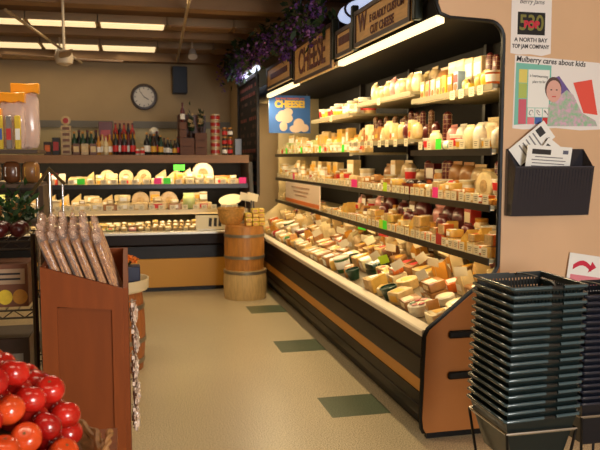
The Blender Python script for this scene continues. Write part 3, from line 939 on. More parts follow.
# ------------------------------------------------------------------ left: barrel with tray and blue pot
BARW = mat('barrel staves', (176, 104, 52), .5, noise=.25, nscale=7, stretch=(8, 8, 1))
PALEW = mat('pale keg wood', (206, 172, 112), .55, noise=.2, nscale=7, stretch=(8, 8, 1))
YELW = mat('honey barrel wood', (190, 126, 54), .5, noise=.25, nscale=7, stretch=(8, 8, 1))
HOOP = mat('dull hoop', (150, 140, 120), .4, metal=.7)
def barrel(name, x, y, z0, z1, r, bulge, m, label, hoops, cat='barrel', staves=22, grp=None):
    t = thing(name, (x, y, z0), label, cat, grp)
    b = MB()
    n = 9
    rr = lambda u: r * (1 + bulge * math.sin(PI * u))
    prof = [(rr(k / n), z0 + (z1 - z0) * k / n) for k in range(n + 1)] + [(r - .018, z1), (r - .02, z1 - .02)]
    b.lathe(prof, m, staves * 4, c=(x, y, 0), mod=lambda a, j: 1 - (.012 if (round(a / (2 * PI) * staves * 4) % 4 == 0) else 0))
    b.build('staves', t)
    for u in hoops:
        b = MB()
        h = .016
        b.lathe([(rr(u) + .001, z0 + (z1 - z0) * u - h), (rr(u) + .006, z0 + (z1 - z0) * u - h), (rr(u) + .006, z0 + (z1 - z0) * u + h), (rr(u) + .001, z0 + (z1 - z0) * u + h)], HOOP, 40, c=(x, y, 0))
        b.build('hoop', t)
    return t
barrel('wooden_barrel', -.17, 5.4, .002, .585, .235, .09, BARW, 'reddish wooden barrel behind the brown display bin', (.12, .38, .80))
t = thing('round_tray', (-.16, 5.4, .587), 'cream round tray with a raised rim on top of the reddish barrel', 'tray')
m = MB(); m.lathe([(.262, .587), (.275, .60), (.278, .672), (.268, .672), (.262, .61), (.02, .606)], mat('cream tray', (226, 206, 166), .4), 48, c=(-.16, 5.4, 0)); m.build('tray_body', t)
t = thing('blue_pot', (-.0, 5.36, .608), 'dark blue square pot standing on the cream tray behind the bin', 'pot')
m = MB(); m.prism([(-.085, 5.30), (.055, 5.30), (.055, 5.44), (-.085, 5.44)], 'z', .612, .765, mat('dark blue glaze', (28, 36, 66), .4), .006); m.build('pot_body', t)
t = thing('orange_flowers', (-.10, 5.36, .767), 'bunch of orange flowers standing in the dark blue pot', 'flowers')
m = MB()
for k in range(26):
    a, rr_ = R.uniform(0, 6.28), R.uniform(0, .075)
    p = Vector((-.04 + rr_ * math.cos(a) * 1.0, 5.36 + rr_ * math.sin(a), .79 + R.uniform(.0, .045) - rr_ * .2))
    for q in range(8):
        add_leaf(m, p, Vector((math.cos(q * PI / 4), math.sin(q * PI / 4), R.uniform(.2, .9))), .028, .009, mat('orange petals', (236, 130, 40), .6))
o = m.build('petals', t)
m = MB()
for k in range(12): m.tube([(-.04 + R.uniform(-.02, .02), 5.36 + R.uniform(-.02, .02), .768), (-.04 + R.uniform(-.06, .06), 5.36 + R.uniform(-.05, .05), .80)], .003, LEAF, 5)
m.build('stems', t)

# barrels by the far corner
barrel('wooden_keg', 1.222, 7.87, .002, .325, .23, .05, PALEW, 'low pale wooden keg on the floor under the honey barrel', (.93,), staves=18)
barrel('wooden_barrel', 1.215, 7.87, .327, .80, .212, .05, YELW, 'honey coloured wooden barrel standing on the pale keg', (.30, .80), staves=20)

# ------------------------------------------------------------------ left: wire rack and what stands on it
t = thing('wire_rack', (-.85, 3.4, 0), 'black wire shelf rack beside the brown bin', 'rack')
RX0, RX1, RY0, RY1 = -1.45, -.40, 3.16, 3.62
WIRE = mat('dark wire', (74, 66, 58), .35, metal=.8)
for x in (RX0, RX1):
    for y in (RY0, RY1):
        m = MB(); m.tube([(x, y, 0), (x, y, 1.235)], .012, WIRE, 8); m.build('post', t)
for z in (.30, .60, .915, 1.205):
    m = MB()
    for y in (RY0, RY1):
        m.tube([(RX0, y, z), (RX1, y, z)], .0045, WIRE, 6); m.tube([(RX0, y, z - .032), (RX1, y, z - .032)], .0045, WIRE, 6)
        zz = []
        n = 24
        for k in range(n + 1): zz.append((RX0 + (RX1 - RX0) * k / n, y, z - (.032 if k % 2 else 0)))
        m.tube(zz, .003, WIRE, 5)
    for k in range(22):
        x = RX0 + .02 + (RX1 - RX0 - .04) * k / 21
        m.tube([(x, RY0, z + .004), (x, RY1, z + .004)], .0025, WIRE, 5)
    m.build('wire_shelf', t)
def picture_carton(x0, x1, label, k):
    t = thing('snack_carton', ((x0 + x1) / 2, 3.3, .922), label, 'carton', 'cartons on the wire rack')
    m = MB(); m.span(x0, x1, 3.20, 3.40, .923, 1.105, mat('carton brown', (120, 72, 44), .5)); m.build('box', t)
    m = MB(); m.span(x0 + .012, x1 - .012, 3.1985, 3.1999, 1.02, 1.085, mat('carton cream', (180, 150, 118), .5)); m.build('front_label', t)
    m = MB()
    for q, c in enumerate(('red', 'yellow', 'golden')):
        m.prism(ov(x0 + .07 + q * .06, .965, .030, .032), 'y', 3.1985, 3.1999, cm(c))
    m.build('fruit_picture', t)
    m = MB()
    for q in range(2): m.span(x0 + .03, x1 - .03, 3.1975, 3.1984, 1.06 - q * .022, 1.068 - q * .022, INK)
    m.build('print', t)
picture_carton(-.655, -.432, 'brown snack carton with fruit picture nearest the brown bin', 0)
picture_carton(-.885, -.664, 'second brown snack carton from the bin on the wire rack', 1)
picture_carton(-1.115, -.894, 'third brown snack carton from the bin on the wire rack', 2)
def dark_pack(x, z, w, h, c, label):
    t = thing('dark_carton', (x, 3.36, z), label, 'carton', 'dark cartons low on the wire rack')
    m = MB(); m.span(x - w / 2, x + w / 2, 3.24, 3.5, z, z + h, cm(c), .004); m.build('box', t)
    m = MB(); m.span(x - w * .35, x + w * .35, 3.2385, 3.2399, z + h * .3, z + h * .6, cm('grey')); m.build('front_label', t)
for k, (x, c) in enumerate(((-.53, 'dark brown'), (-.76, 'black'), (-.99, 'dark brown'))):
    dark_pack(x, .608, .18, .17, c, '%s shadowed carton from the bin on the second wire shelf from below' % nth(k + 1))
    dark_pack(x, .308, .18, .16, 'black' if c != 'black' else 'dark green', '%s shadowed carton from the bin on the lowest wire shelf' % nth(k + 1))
# top shelf: tray of dark red fruit, greens, bread bags
for k in range(12):
    x, y = -.47 - .075 * (k % 6), 3.25 + .08 * (k // 6)
    o = MB(); o.ell((x, y, 1.2125 + .033), (.036, .036, .034), mat('dark plum', (82, 24, 22), .3, noise=.3, nscale=12), 12, 8)
    o = o.build('plum')
    reg(o, 'dark red plum', '%s row on the wire rack top' % ('front' if k < 6 else 'back'), -x, 'fruit', 'plums on the wire rack', 'bin')
def greens(x, y, z, r, label):
    t = thing('herb_bunch', (x, y, z), label, 'herbs')
    m = MB()
    for k in range(130):
        p = Vector((x + R.gauss(0, r * .4), y + R.gauss(0, .025), z + abs(R.gauss(.06, r * .45)) + .028))
        add_leaf(m, p, Vector((R.uniform(-1, 1), R.uniform(-1, 1), R.uniform(.0, 1))), R.uniform(.03, .06), R.uniform(.010, .014), mat('herb green', (44, 74, 26), .5, noise=.4, nscale=40))
    m.build('leaves', t)['kind'] = 'stuff'
    m = MB()
    for k in range(7): m.tube([(x + R.uniform(-.02, .02), y + R.uniform(-.01, .01), z + .002), (x + R.uniform(-.05, .05), y, z + .09)], .004, LEAF, 5)
    m.build('stems', t)
greens(-.50, 3.50, 1.212, .11, 'bunch of dark green herbs on the wire rack beside the chrome stand')
greens(-.80, 3.50, 1.212, .10, 'bunch of dark green herbs further from the bin on the wire rack')

# ------------------------------------------------------------------ left: dark shelf unit further back
t = thing('shelf_unit', (-1.05, 4.35, 0), 'dark wooden shelf unit standing behind the wire rack', 'shelf unit')
DW = mat('dark shelf wood', (84, 62, 40), .55, noise=.2, nscale=6)
for x in (-1.6, -.475):
    m = MB(); m.span(x - .012, x + .012, 4.12, 4.55, 0, 1.40, DW); m.build('side_panel', t)
for z in (.5, .9, 1.20, 1.41, 1.595):
    m = MB(); m.span(-1.588, -.487, 4.12, 4.55, z - .02, z, DW); m.build('shelf_board', t)
MILKY = mat('milky cellophane', (246, 218, 204), .15, alpha=.55, spec=.8)
ORH = mat('orange header', (255, 168, 28), .3, coat=.4)
for k, (x, zt, w, yy) in enumerate(((-.575, 1.975, .15, 4.42), (-.635, 1.915, .14, 4.32), (-.735, 1.82, .12, 4.22))):
    o = thing('hanging_bag', (x, yy, 1.597), ('tallest', 'middle', 'lowest')[k] + ' clear bag with a shiny orange header on the dark shelf unit', 'bag', 'orange-topped bags on the shelf unit')
    zc = zt - .05
    m = MB()
    rr = random.Random(k)
    m.ell((x, yy, (1.598 + zc) / 2), (w / 2, .034, (zc - 1.598) / 2), MILKY, 26, 18, fn=lambda c: c * (1 / max(abs(c.x), abs(c.z), .75)) ** .8 * (1 + rr.uniform(-.10, .0)))
    m.build('film', o)
    m = MB()
    n = int((zc - 1.66) / .05)
    for q in range(n * 2):
        m.ell((x + (-.2 if q % 2 else .2) * w, yy, 1.645 + (q // 2) * .05), (.026, .014, .022), mat('bag contents', (232, 176, 130), .5, noise=.3, nscale=30), 8, 6)
    m.build('contents', o)
    m = MB(); m.prism([(x - w * .50, zc - .01), (x - w * .25, zc - .002), (x, zc - .012), (x + w * .3, zc - .0), (x + w * .50, zc - .01), (x + w * .52, zt), (x + .01, zt - .006), (x - w * .5, zt - .002)], 'y', yy - .037, yy + .037, ORH, .004); m.build('header', o)
SILV = mat('silver wrap', (186, 180, 176), .25, metal=.7)
for k in range(9):
    x = -.585 - k * .045
    c = 'yellow' if k in (0, 2) else None
    o = MB(); o.box((x, 4.15, 1.597 + .09), (.032, .018, .18), cm('yellow') if c else SILV, .004); o.box((x, 4.140, 1.597 + .08), (.024, .001, .06), [STICK['white'], STICK['red'], STICK['blue']][k % 3])
    reg(o.build('candy_stick'), 'upright %s stick pack' % ('yellow' if c else 'silver'), 'on the dark shelf unit below the orange-topped bags', -x, 'packet', 'stick packs on the shelf unit', 'right')
for k in range(9):
    x = -.535 - k * .10
    o = thing('brown_pouch', (x, 4.22, 1.411), '%s reddish brown pouch from the right on the middle dark shelf at far left' % nth(k + 1), 'bag', 'brown pouches on the shelf unit')
    m = MB(); m.ell((x, 4.24, 1.412 + .060), (.045, .04, .060), cm(('tan', 'brown', 'tan', 'red', 'tan', 'brown', 'red', 'tan', 'brown')[k]), 14, 10, fn=lambda c: c * (1 / max(abs(c.x), abs(c.z), .7)) ** .7); m.build('pouch', o)
    m = MB(); m.box((x, 4.199, 1.475), (.06, .004, .05), STICK['white' if k % 2 else 'gold']); m.build('label_sticker', o)
for k in range(6):
    x = -.61 - k * .15
    o = thing('bread_loaf', (x, 4.26, 1.201), '%s crusty bread loaf from the right on the dark shelf above the herbs' % nth(k + 1), 'bread', 'bread loaves on the shelf unit')
    m = MB(); m.ell((x, 4.28, 1.202 + .055), (.066, .11, .055), mat('bread crust', (206, 140, 74), .6, noise=.35, nscale=14), 16, 10); m.build('crust', o)
    for q in range(3):
        m = MB(); m.ell((x, 4.23 + q * .05, 1.202 + .1), (.035, .006, .014), mat('bread slash', (232, 196, 140), .7), 10, 6); m.build('score_mark', o)
# chrome upright with a peaked top
t = thing('chrome_stand', (-.405, 3.9, 0), 'chrome stand of three posts with a peaked top behind the brown bin', 'stand')
for x, z, r in ((-.468, 1.365, .007), (-.405, 1.475, .011), (-.342, 1.43, .006)):
    m = MB(); m.tube([(x, 3.9, 0), (x, 3.9, z)], r, CHROME, 10); m.build('post', t)
m = MB(); m.prism([(-.505, 1.372), (-.405, 1.505), (-.325, 1.42), (-.335, 1.41), (-.405, 1.484), (-.49, 1.362)], 'y', 3.885, 3.915, mat('bronzed plate', (112, 92, 58), .25, metal=.9)); m.build('peaked_top', t)
m = MB(); m.span(-.52, -.29, 3.78, 4.02, 0, .02, BLACK); m.build('base', t)

# ------------------------------------------------------------------ kinds of goods: cached meshes
CACHE = {}
def size_of(me):
    xs = [v.co for v in me.vertices]
    return (max(v.x for v in xs) - min(v.x for v in xs), max(v.y for v in xs) - min(v.y for v in xs), max(v.z for v in xs))
KN = {'wedge': ('cheese_wedge', 'cheese wedge', 'cheese'), 'slice': ('cheese_slice', 'upright cheese slice', 'cheese'), 'block': ('cheese_block', 'cheese block', 'cheese'),
      'round': ('cheese_round', 'small cheese round', 'cheese'), 'half': ('half_round_cheese', 'half cheese wheel', 'cheese'), 'log': ('cheese_log', 'cheese log', 'cheese'),
      'tub': ('plastic_tub', 'lidded tub', 'tub'), 'pouch': ('food_pouch', 'sealed pouch', 'bag'), 'carton': ('food_carton', 'upright carton', 'carton'),
      'jar': ('food_jar', 'glass jar', 'jar'), 'salami': ('salami', 'netted salami', 'sausage'), 'flat': ('deli_pack', 'flat vacuum pack', 'packet'),
      'pot': ('dip_pot', 'open round pot', 'pot'), 'wheel': ('large_round_cheese', 'large cheese wheel', 'cheese'), 'stand': ('standing_cheese_round', 'cheese round on edge', 'cheese'),
      'bottle': ('bottle', 'bottle', 'bottle'), 'tall': ('tall_cheese', 'tall hanging-shape cheese', 'cheese')}
def goods(kind, col, v=0):
    """[(part name, mesh)]: first the thing's own mesh (front towards -X), then its parts"""
    key = (kind, col, v)
    if key in CACHE: return CACHE[key]
    rr = random.Random(hash((len(kind) * 31 + ord(kind[0]) * 7 + ord(kind[-1]), len(col), ord(col[0]), v)) & 0xffff)
    C = cm(col)
    P = []
    st = STICK[rr.choice(['white', 'white', 'white', 'white', 'white', 'gold', 'gold', 'cream', 'cream', 'red'])] if col not in ('white',) else STICK[rr.choice(['gold', 'cream', 'cream', 'green', 'red'])]
    b, l = MB(), MB()
    if kind == 'wedge':
        L, W, H = .088, .066 + .008 * v, .042 + .010 * v
        b.prism([(-L / 2 + .004, -W / 2), (L / 2, 0), (-L / 2 + .004, W / 2), (-L / 2 - .001, 0)], 'z', 0, H, C, .003)
        b.prism([(-L / 2 + .003, -W / 2), (-L / 2 - .002, 0), (-L / 2 + .003, W / 2), (-L / 2 - .005, W / 2 - .003), (-L / 2 - .009, 0), (-L / 2 - .005, -W / 2 + .003)], 'z', .001, H - .001, RIND if v != 1 else C)
        l.prism([(-.028, -.020), (.008, -.010), (.008, .010), (-.028, .020)], 'z', H + .0003, H + .0012, st)
        P = [b.mesh('cheese_wedge'), ('label_sticker', l.mesh('label_sticker'))]
    elif kind == 'slice':
        L, W, H = .05 + .012 * v, .085, .10 + .012 * v
        b.prism([(-W / 2, 0), (W / 2, 0), (W / 2 - .006, H * .55), (-W / 2 + .012, H)], 'x', -L / 2, L / 2, C, .003)
        l.box((-L / 2 - .0012, .006, H * .35), (.001, .045, .03), st)
        P = [b.mesh('cheese_slice'), ('label_sticker', l.mesh('label_sticker'))]
    elif kind == 'block':
        L, W, H = .085, .07 + .014 * v, .045 + .012 * (v % 2)
        b.box((0, 0, H / 2), (L, W, H), C, .005, seg=2)
        l.box((-.012, 0, H + .0008), (.045, W * .62, .001), st)
        l.box((-L / 2 - .0008, 0, H * .5), (.001, W * .6, H * .5), st)
        P = [b.mesh('cheese_block'), ('label_sticker', l.mesh('label_sticker'))]
    elif kind == 'round':
        r, H = .038 + .004 * v, .032 + .006 * v
        b.lathe([(r * .9, 0), (r, .004), (r * 1.02, H * .5), (r, H - .004), (r * .9, H)], C, 20)
        l.lathe([(r * .62, H + .0003), (r * .62, H + .0012)], st, 18)
        P = [b.mesh('cheese_round'), ('label_sticker', l.mesh('label_sticker'))]
    elif kind in ('half', 'wheel'):
        r, H = (.062, .055) if kind == 'half' else (.10, .085)
        a0, a1 = (-PI / 2, PI / 2) if kind == 'half' else (0, 2 * PI * .999)
        n = 18 if kind == 'half' else 32
        pl = [(r * math.cos(a0 + (a1 - a0) * k / n), r * math.sin(a0 + (a1 - a0) * k / n)) for k in range(n + (1 if kind == 'half' else 0))]
        pl = [(x - (r / 2 if kind == 'half' else 0), y) for x, y in pl]
        b.prism(pl, 'z', 0, H, C, .005)
        if kind == 'half':
            l.prism([(x * .9 + .0, y * .8) for x, y in [(-r / 2 - .0, -.02), (-r / 2, .02)]] + [], 'z', 0, 0, st) if False else l.box((-r / 2 - .0008, 0, H * .5), (.001, .06, .03), st)
            l.lathe([(.018, H + .0003), (.018, H + .0012)], st, 14, c=(-.005, 0, 0))
        else:
            l.lathe([(.055, H + .0003), (.055, H + .0012)], st, 20)
        P = [b.mesh(KN[kind][0]), ('label_sticker', l.mesh('label_sticker'))]
    elif kind == 'log':
        r, L = .021 + .003 * v, .10
        M = Matrix.Translation((0, 0, r + .0018)) @ Matrix.Rotation(PI / 2, 4, 'X')
        b.lathe([(.006, -L / 2), (r * .9, -L / 2 + .004), (r, -L / 2 + .01), (r, L / 2 - .01), (r * .9, L / 2 - .004), (.006, L / 2)], C, 16, M=M)
        l.lathe([(r + .0004, -L * .26), (r + .0010, -L * .26), (r + .001, L * .26), (r + .0004, L * .26)], st, 16, M=M)
        P = [b.mesh('cheese_log'), ('paper_band', l.mesh('paper_band'))]
    elif kind in ('tub', 'pot'):
        r, H = (.043, .062 + .02 * v) if kind == 'tub' else (.036, .055)
        if kind == 'tub':
            b.lathe([(r * .8, 0), (r * .82, .002), (r * .97, H - .008)], C, 22)
            l.lathe([(r * 1.04, H - .0075), (r * 1.05, H - .004), (r * 1.04, H), (r * .93, H + .0005), (r * .9, H - .002)], cm('white') if col != 'white' else STICK['white'], 22)
            q = MB(); q.lathe([(r * .865, H * .25), (r * .875, H * .25), (r * .965, H * .75), (r * .955, H * .75)], st, 22)
            P = [b.mesh('plastic_tub'), ('lid', l.mesh('lid')), ('label_band', q.mesh('label_band'))]
        else:
            b.lathe([(r * .72, 0), (r, H), (r * .93, H), (r * .90, H * .86)], C, 20)
            l.lathe([(r * 1.06, H - .006), (r * 1.07, H), (r * 1.005, H + .001), (r * 1.005, H - .006)], C, 20)
            P = [b.mesh('dip_pot'), ('rim', l.mesh('rim'))]
    elif kind == 'pouch':
        W, H = .085 + .01 * v, .115 + .015 * v
        b.ell((0, 0, H * .47), (.028, W / 2, H * .47), C, 16, 10, fn=lambda c: c * (1 / max(abs(c.y), abs(c.z), .72)) ** .75)
        b.box((0, 0, H * .97), (.004, W * .92, H * .10), C)
        l.box((-.0275, 0, H * .45), (.003, W * .55, H * .42), st)
        P = [b.mesh('food_pouch'), ('label_sticker', l.mesh('label_sticker'))]
    elif kind == 'carton':
        L, W, H = .05, .062 + .012 * v, .125 + .012 * v
        b.box((0, 0, H / 2), (L, W, H), C, .002)
        l.box((-L / 2 - .0008, 0, H * .66), (.001, W * .84, H * .36), st)
        q = MB(); q.prism(ov(0, H * .26, W * .36, H * .17), 'x', -L / 2 - .0014, -L / 2 - .0003, cm('orange'))
        P = [b.mesh('food_carton'), ('front_label', l.mesh('front_label')), ('front_picture', q.mesh('front_picture'))]
    elif kind == 'jar':
        r, H = .032, .085 + .012 * v
        b.lathe([(r * .9, 0), (r, .004), (r, H * .74), (r * .8, H * .84), (r * .8, H * .86)], C, 18)
        l.lathe([(r * .84, H * .862), (r * .86, H * .87), (r * .86, H), (r * .8, H + .001)], cm('golden' if col != 'golden' else 'white'), 18)
        q = MB(); q.lathe([(r + .0004, H * .2), (r + .001, H * .2), (r + .001, H * .6), (r + .0004, H * .6)], st, 18)
        P = [b.mesh('food_jar'), ('lid', l.mesh('lid')), ('label_band', q.mesh('label_band'))]
    elif kind == 'salami':
        r, H = .026, .19 + .03 * v
        b.lathe([(.006, 0), (r * .8, .010), (r, .03), (r * 1.03, H * .5), (r, H - .03), (r * .75, H - .010), (.006, H)], C, 16, mod=lambda a, j: 1 + .03 * math.sin(a * 8))
        for k in range(8):
            z = .02 + k * (H - .04) / 7
            l.lathe([(r * 1.03, z - .0012), (r * 1.045, z), (r * 1.03, z + .0012)], cm('beige'), 14, caps=False)
        for k in range(6):
            a = k * PI / 3
            l.tube([(r * 1.03 * math.cos(a), r * 1.03 * math.sin(a), .015), (r * 1.03 * math.cos(a), r * 1.03 * math.sin(a), H - .015)], .001, cm('beige'), 4)
        P = [b.mesh('salami'), ('netting', l.mesh('netting'))]
    elif kind == 'flat':
        L, W, H = .085, .105, .020 + .006 * v
        b.box((0, 0, H / 2), (L, W, H), C, .006, seg=2)
        l.box((0, 0, H + .0008), (L * .55, W * .5, .001), st)
        P = [b.mesh('deli_pack'), ('label_sticker', l.mesh('label_sticker'))]
    elif kind == 'stand':
        r, D_ = .075, .05
        M = Matrix.Translation((0, 0, r)) @ Matrix.Rotation(PI / 2, 4, 'Y')
        b.lathe([(r * .93, -D_ / 2), (r, -D_ / 2 + .006), (r, D_ / 2 - .006), (r * .93, D_ / 2)], C, 26, M=M)
        l.lathe([(r * .45, -D_ / 2 - .001), (r * .45, -D_ / 2 - .0002)], RIND, 18, M=M)
        P = [b.mesh('standing_cheese_round'), ('label_sticker', l.mesh('label_sticker'))]
    elif kind == 'bottle':
        r, H = .036, .27 + .02 * v
        b.lathe([(r * .9, 0), (r, .006), (r, H * .55), (r * .85, H * .64), (r * .38, H * .76), (r * .36, H * .92)], C, 16)
        l.lathe([(r * .40, H * .922), (r * .42, H * .93), (r * .42, H), (r * .36, H + .002)], cm('burgundy' if v else 'golden'), 12)
        q = MB(); q.lathe([(r + .0004, H * .14), (r + .0012, H * .14), (r + .0012, H * .42), (r + .0004, H * .42)], st, 16)
        P = [b.mesh('bottle'), ('cap', l.mesh('cap')), ('label_band', q.mesh('label_band'))]
    elif kind == 'tall':
        H = .22
        b.lathe([(.012, 0), (.034, .012), (.046, .06), (.048, .11), (.038, .16), (.018, .195), (.022, .21), (.010, H)], C, 18)
        l.lathe([(.0195, .188), (.0225, .19), (.0225, .196), (.0195, .198)], RIND, 12)
        q = MB(); q.box((-.0465, 0, .085), (.002, .035, .03), st)
        P = [b.mesh('tall_cheese'), ('string_tie', l.mesh('string_tie')), ('label_sticker', q.mesh('label_sticker'))]
    CACHE[key] = P
    sz = size_of(P[0])
    P.append((sz[0], sz[1], max(vv.co.z for me in [P[0]] + [q_[1] for q_ in P[1:]] for vv in me.vertices)))
    return P
def one_mesh(kind, col, v):
    key = (kind, col, v, 'one')
    if key not in CACHE:
        P = goods(kind, col, v)
        bm = bmesh.new()
        mats = []
        for me in [P[0]] + [q[1] for q in P[1:-1]]:
            idx = []
            for m in me.materials:
                if m not in mats: mats.append(m)
                idx.append(mats.index(m))
            n0 = len(bm.faces)
            bm.from_mesh(me)
            bm.faces.ensure_lookup_table()
            for f in bm.faces[n0:]: f.material_index = idx[f.material_index]
        me = bpy.data.meshes.new(P[0].name)
        bm.to_mesh(me); bm.free()
        for m in mats: me.materials.append(m)
        CACHE[key] = me
    return CACHE[key]
def put(kind, col, v, loc, rot, scale, place, order, group, end='near end', parts=True, extra=''):
    P = goods(kind, col, v)
    o = bpy.data.objects.new(KN[kind][0], P[0] if parts else one_mesh(kind, col, v))
    COL.objects.link(o)
    o.location = loc; o.rotation_euler = rot; o.scale = (scale,) * 3
    if parts:
        for nm, me in P[1:-1]:
            c = bpy.data.objects.new(nm, me); COL.objects.link(c); c.parent = o
    reg(o, (extra + ' ' if extra else '') + col + ' ' + KN[kind][1], place, order, KN[kind][2], group, end)
    return o
def pick(mix):
    tot = sum(w for *_, w in mix)
    u = R.random() * tot
    for k, c, w in mix:
        u -= w
        if u <= 0: return k, c
    return mix[-1][:2]
STACKS = ('wedge', 'block', 'flat', 'round', 'tub', 'half', 'log')
def fill(y0, y1, x, z, mix, place, group, depth=.115, yaw=.2, gap=.008, tilt=0.0, smin=.9, smax=1.08, skip=0.0, reserve=(), extra_gap=0, two=0.0, hmax=9):
    """one row of goods along the right case between y0 and y1, centred on x"""
    y = y0
    while y < y1:
        if R.random() < skip:
            y += R.uniform(.05, .12); continue
        k, c = pick(mix)
        v = R.randrange(3)
        P = goods(k, c, v)
        s = R.uniform(smin, smax)
        s = min(s, depth / P[-1][0], hmax / P[-1][2])
        a = R.uniform(-yaw, yaw)
        dx, dy = P[-1][0] * s, P[-1][1] * s
        if dx * abs(math.cos(a)) + dy * abs(math.sin(a)) > depth: a = 0
        w = dy * abs(math.cos(a)) + dx * abs(math.sin(a))
        if y + w > y1: break
        cy = y + w / 2
        for (ra, rb) in reserve:
            if ra < cy + w / 2 and cy - w / 2 < rb:
                y = rb + .004; break
        else:
            if tilt:
                rot = (Matrix.Rotation(-tilt, 3, 'Y') @ Matrix.Rotation(a, 3, 'Z')).to_euler()
                n = Vector((-math.sin(tilt), 0, math.cos(tilt))) * .0015
                loc = Vector((x, cy, z)) + n
            else:
                rot, loc = (0, 0, a), (x, cy, z + .0012)
            put(k, c, v, loc, rot, s, place, cy, group, parts=cy < 5.4)
            hgt = P[-1][2] * s
            if R.random() < two and k in STACKS and hgt < .085:
                k2, c2 = k, c
                if R.random() < .5:
                    for _ in range(6):
                        k2, c2 = pick(mix)
                        if k2 in STACKS: break
                    else: k2, c2 = k, c
                v2 = R.randrange(3)
                P2 = goods(k2, c2, v2)
                s2 = min(s * .96, dx * .98 / P2[-1][0], dy * .98 / P2[-1][1])
                if s2 > .6 and hgt + P2[-1][2] * s2 < hmax:
                    up = Vector((-math.sin(tilt), 0, math.cos(tilt))) * (hgt + .004)
                    put(k2, c2, v2, Vector(loc) + up, rot, s2, place + ', upper layer', cy, group, parts=cy < 5.4)
            y += w + gap + R.uniform(0, extra_gap)

# ------------------------------------------------------------------ goods on the right-hand case
G = 'goods in the bottom well of the right case'
MW = [('wedge', 'ivory', 3), ('wedge', 'cream', 3), ('slice', 'golden', .8), ('flat', 'red', .4), ('flat', 'dark green', .5), ('wedge', 'orange', .8), ('wedge', 'butter yellow', 2.5), ('wedge', 'golden', 1.5), ('block', 'ivory', 2), ('block', 'cream', 2.5), ('block', 'butter yellow', 1.5),
      ('block', 'orange', .8), ('round', 'white', 1.8), ('round', 'ivory', 1), ('half', 'cream', 1.2), ('half', 'white', .8), ('log', 'white', 1), ('tub', 'ivory', .5), ('wedge', 'tan', 1), ('flat', 'pink', .5), ('wedge', 'pale green', .6), ('flat', 'burgundy', .7), ('block', 'tan', 1), ('half', 'tan', .8), ('tub', 'green', .1), ('block', 'brown', .5), ('wedge', 'beige', 1)]
MW2 = [('slice', 'ivory', 2), ('slice', 'cream', 2), ('wedge', 'tan', 1.5), ('block', 'beige', 1.5), ('block', 'orange', 1), ('wedge', 'cream', 2), ('half', 'tan', 1), ('pouch', 'burgundy', .8), ('pouch', 'beige', 1.2), ('slice', 'golden', 1), ('flat', 'burgundy', .6), ('round', 'brown', .6)]
special = {0: [(3.96, 4.17), (4.50, 4.63), (5.32, 5.45)], 1: [(3.68, 4.02), (4.50, 4.85), (5.86, 5.97)]}
SROW = [.100 + .168 * k for k in range(4)]
for k in range(4):
    s = SROW[k]
    x, z = deck(s)
    row = ['front row', 'second row', 'third row', 'back row'][k]
    fill(Y0 + .05, 9.66, x, z, MW if k < 2 else MW2, row + ', right case bottom well', G, depth=.164, yaw=.8, gap=.006, tilt=AL,
         smin=1.3 if k < 2 else 1.35, smax=1.8, reserve=special.get(k, ()), extra_gap=.02, two=.35 if k else .12, hmax=.17 if k > 1 else .13)
def on_deck(kind, col, v, s, y, yaw, sc, desc_extra=''):
    x, z = deck(s)
    n = Vector((-math.sin(AL), 0, math.cos(AL))) * .0018
    rot = (Matrix.Rotation(-AL, 3, 'Y') @ Matrix.Rotation(yaw, 3, 'Z')).to_euler()
    return put(kind, col, v, Vector((x, y, z)) + n, rot, sc, 'right case bottom well', y, G, extra=desc_extra)
on_deck('pot', 'dark green', 0, .075, 4.565, 0, 1.6)
on_deck('pot', 'dark green', 0, .075, 5.385, 0, 1.5)
on_deck('pot', 'dark green', 0, .25, 5.915, 0, 1.3)
o = on_deck('wheel', 'white', 0, .092, 4.065, .1, .80, 'pink-topped')
b = MB()
for a, c in ((.3, 'pink'), (1.3, 'red'), (2.4, 'green'), (3.4, 'pink'), (4.5, 'red'), (5.5, 'pale green')):
    b.ell((.055 * math.cos(a), .055 * math.sin(a), .0925), (.028, .022, .006), cm(c), 12, 6)
b.build('fruit_topping', o, True)
for y, c in ((3.85, 'ivory'), (4.675, 'cream')):
    on_deck('wheel', c, 0, .25, y, 0, .78, 'thick')
# tall things at the back of the near well
for y, c in ((3.78, 'cream'), (3.90, 'ivory'), (4.02, 'cream')):
    put('tall', c, 0, (2.41, y, deck(.70)[1] + .0012), (0, 0, 0), .82, 'back of the near well', y, G)
for y, c in ((4.20, 'burgundy'), (4.28, 'burgundy'), (4.36, 'burgundy')):
    put('salami', c, 0, (2.41, y, deck(.70)[1] + .0012), (0, 0, 0), .85, 'back of the near well', y, G)
put('stand', 'pink', 0, (2.41, 4.52, deck(.70)[1] + .0012), (0, 0, 0), 1.05, 'back of the near well', 4.5, G)
fill(4.7, 9.66, 2.42, deck(.70)[1], [('pouch', 'beige', 2), ('carton', 'brown', 1), ('slice', 'tan', 1.5), ('pouch', 'dark green', .7), ('jar', 'brown', .8), ('carton', 'cream', 1)], 'right case well back wall', G, depth=.10, skip=.12, smin=1.0, smax=1.15)

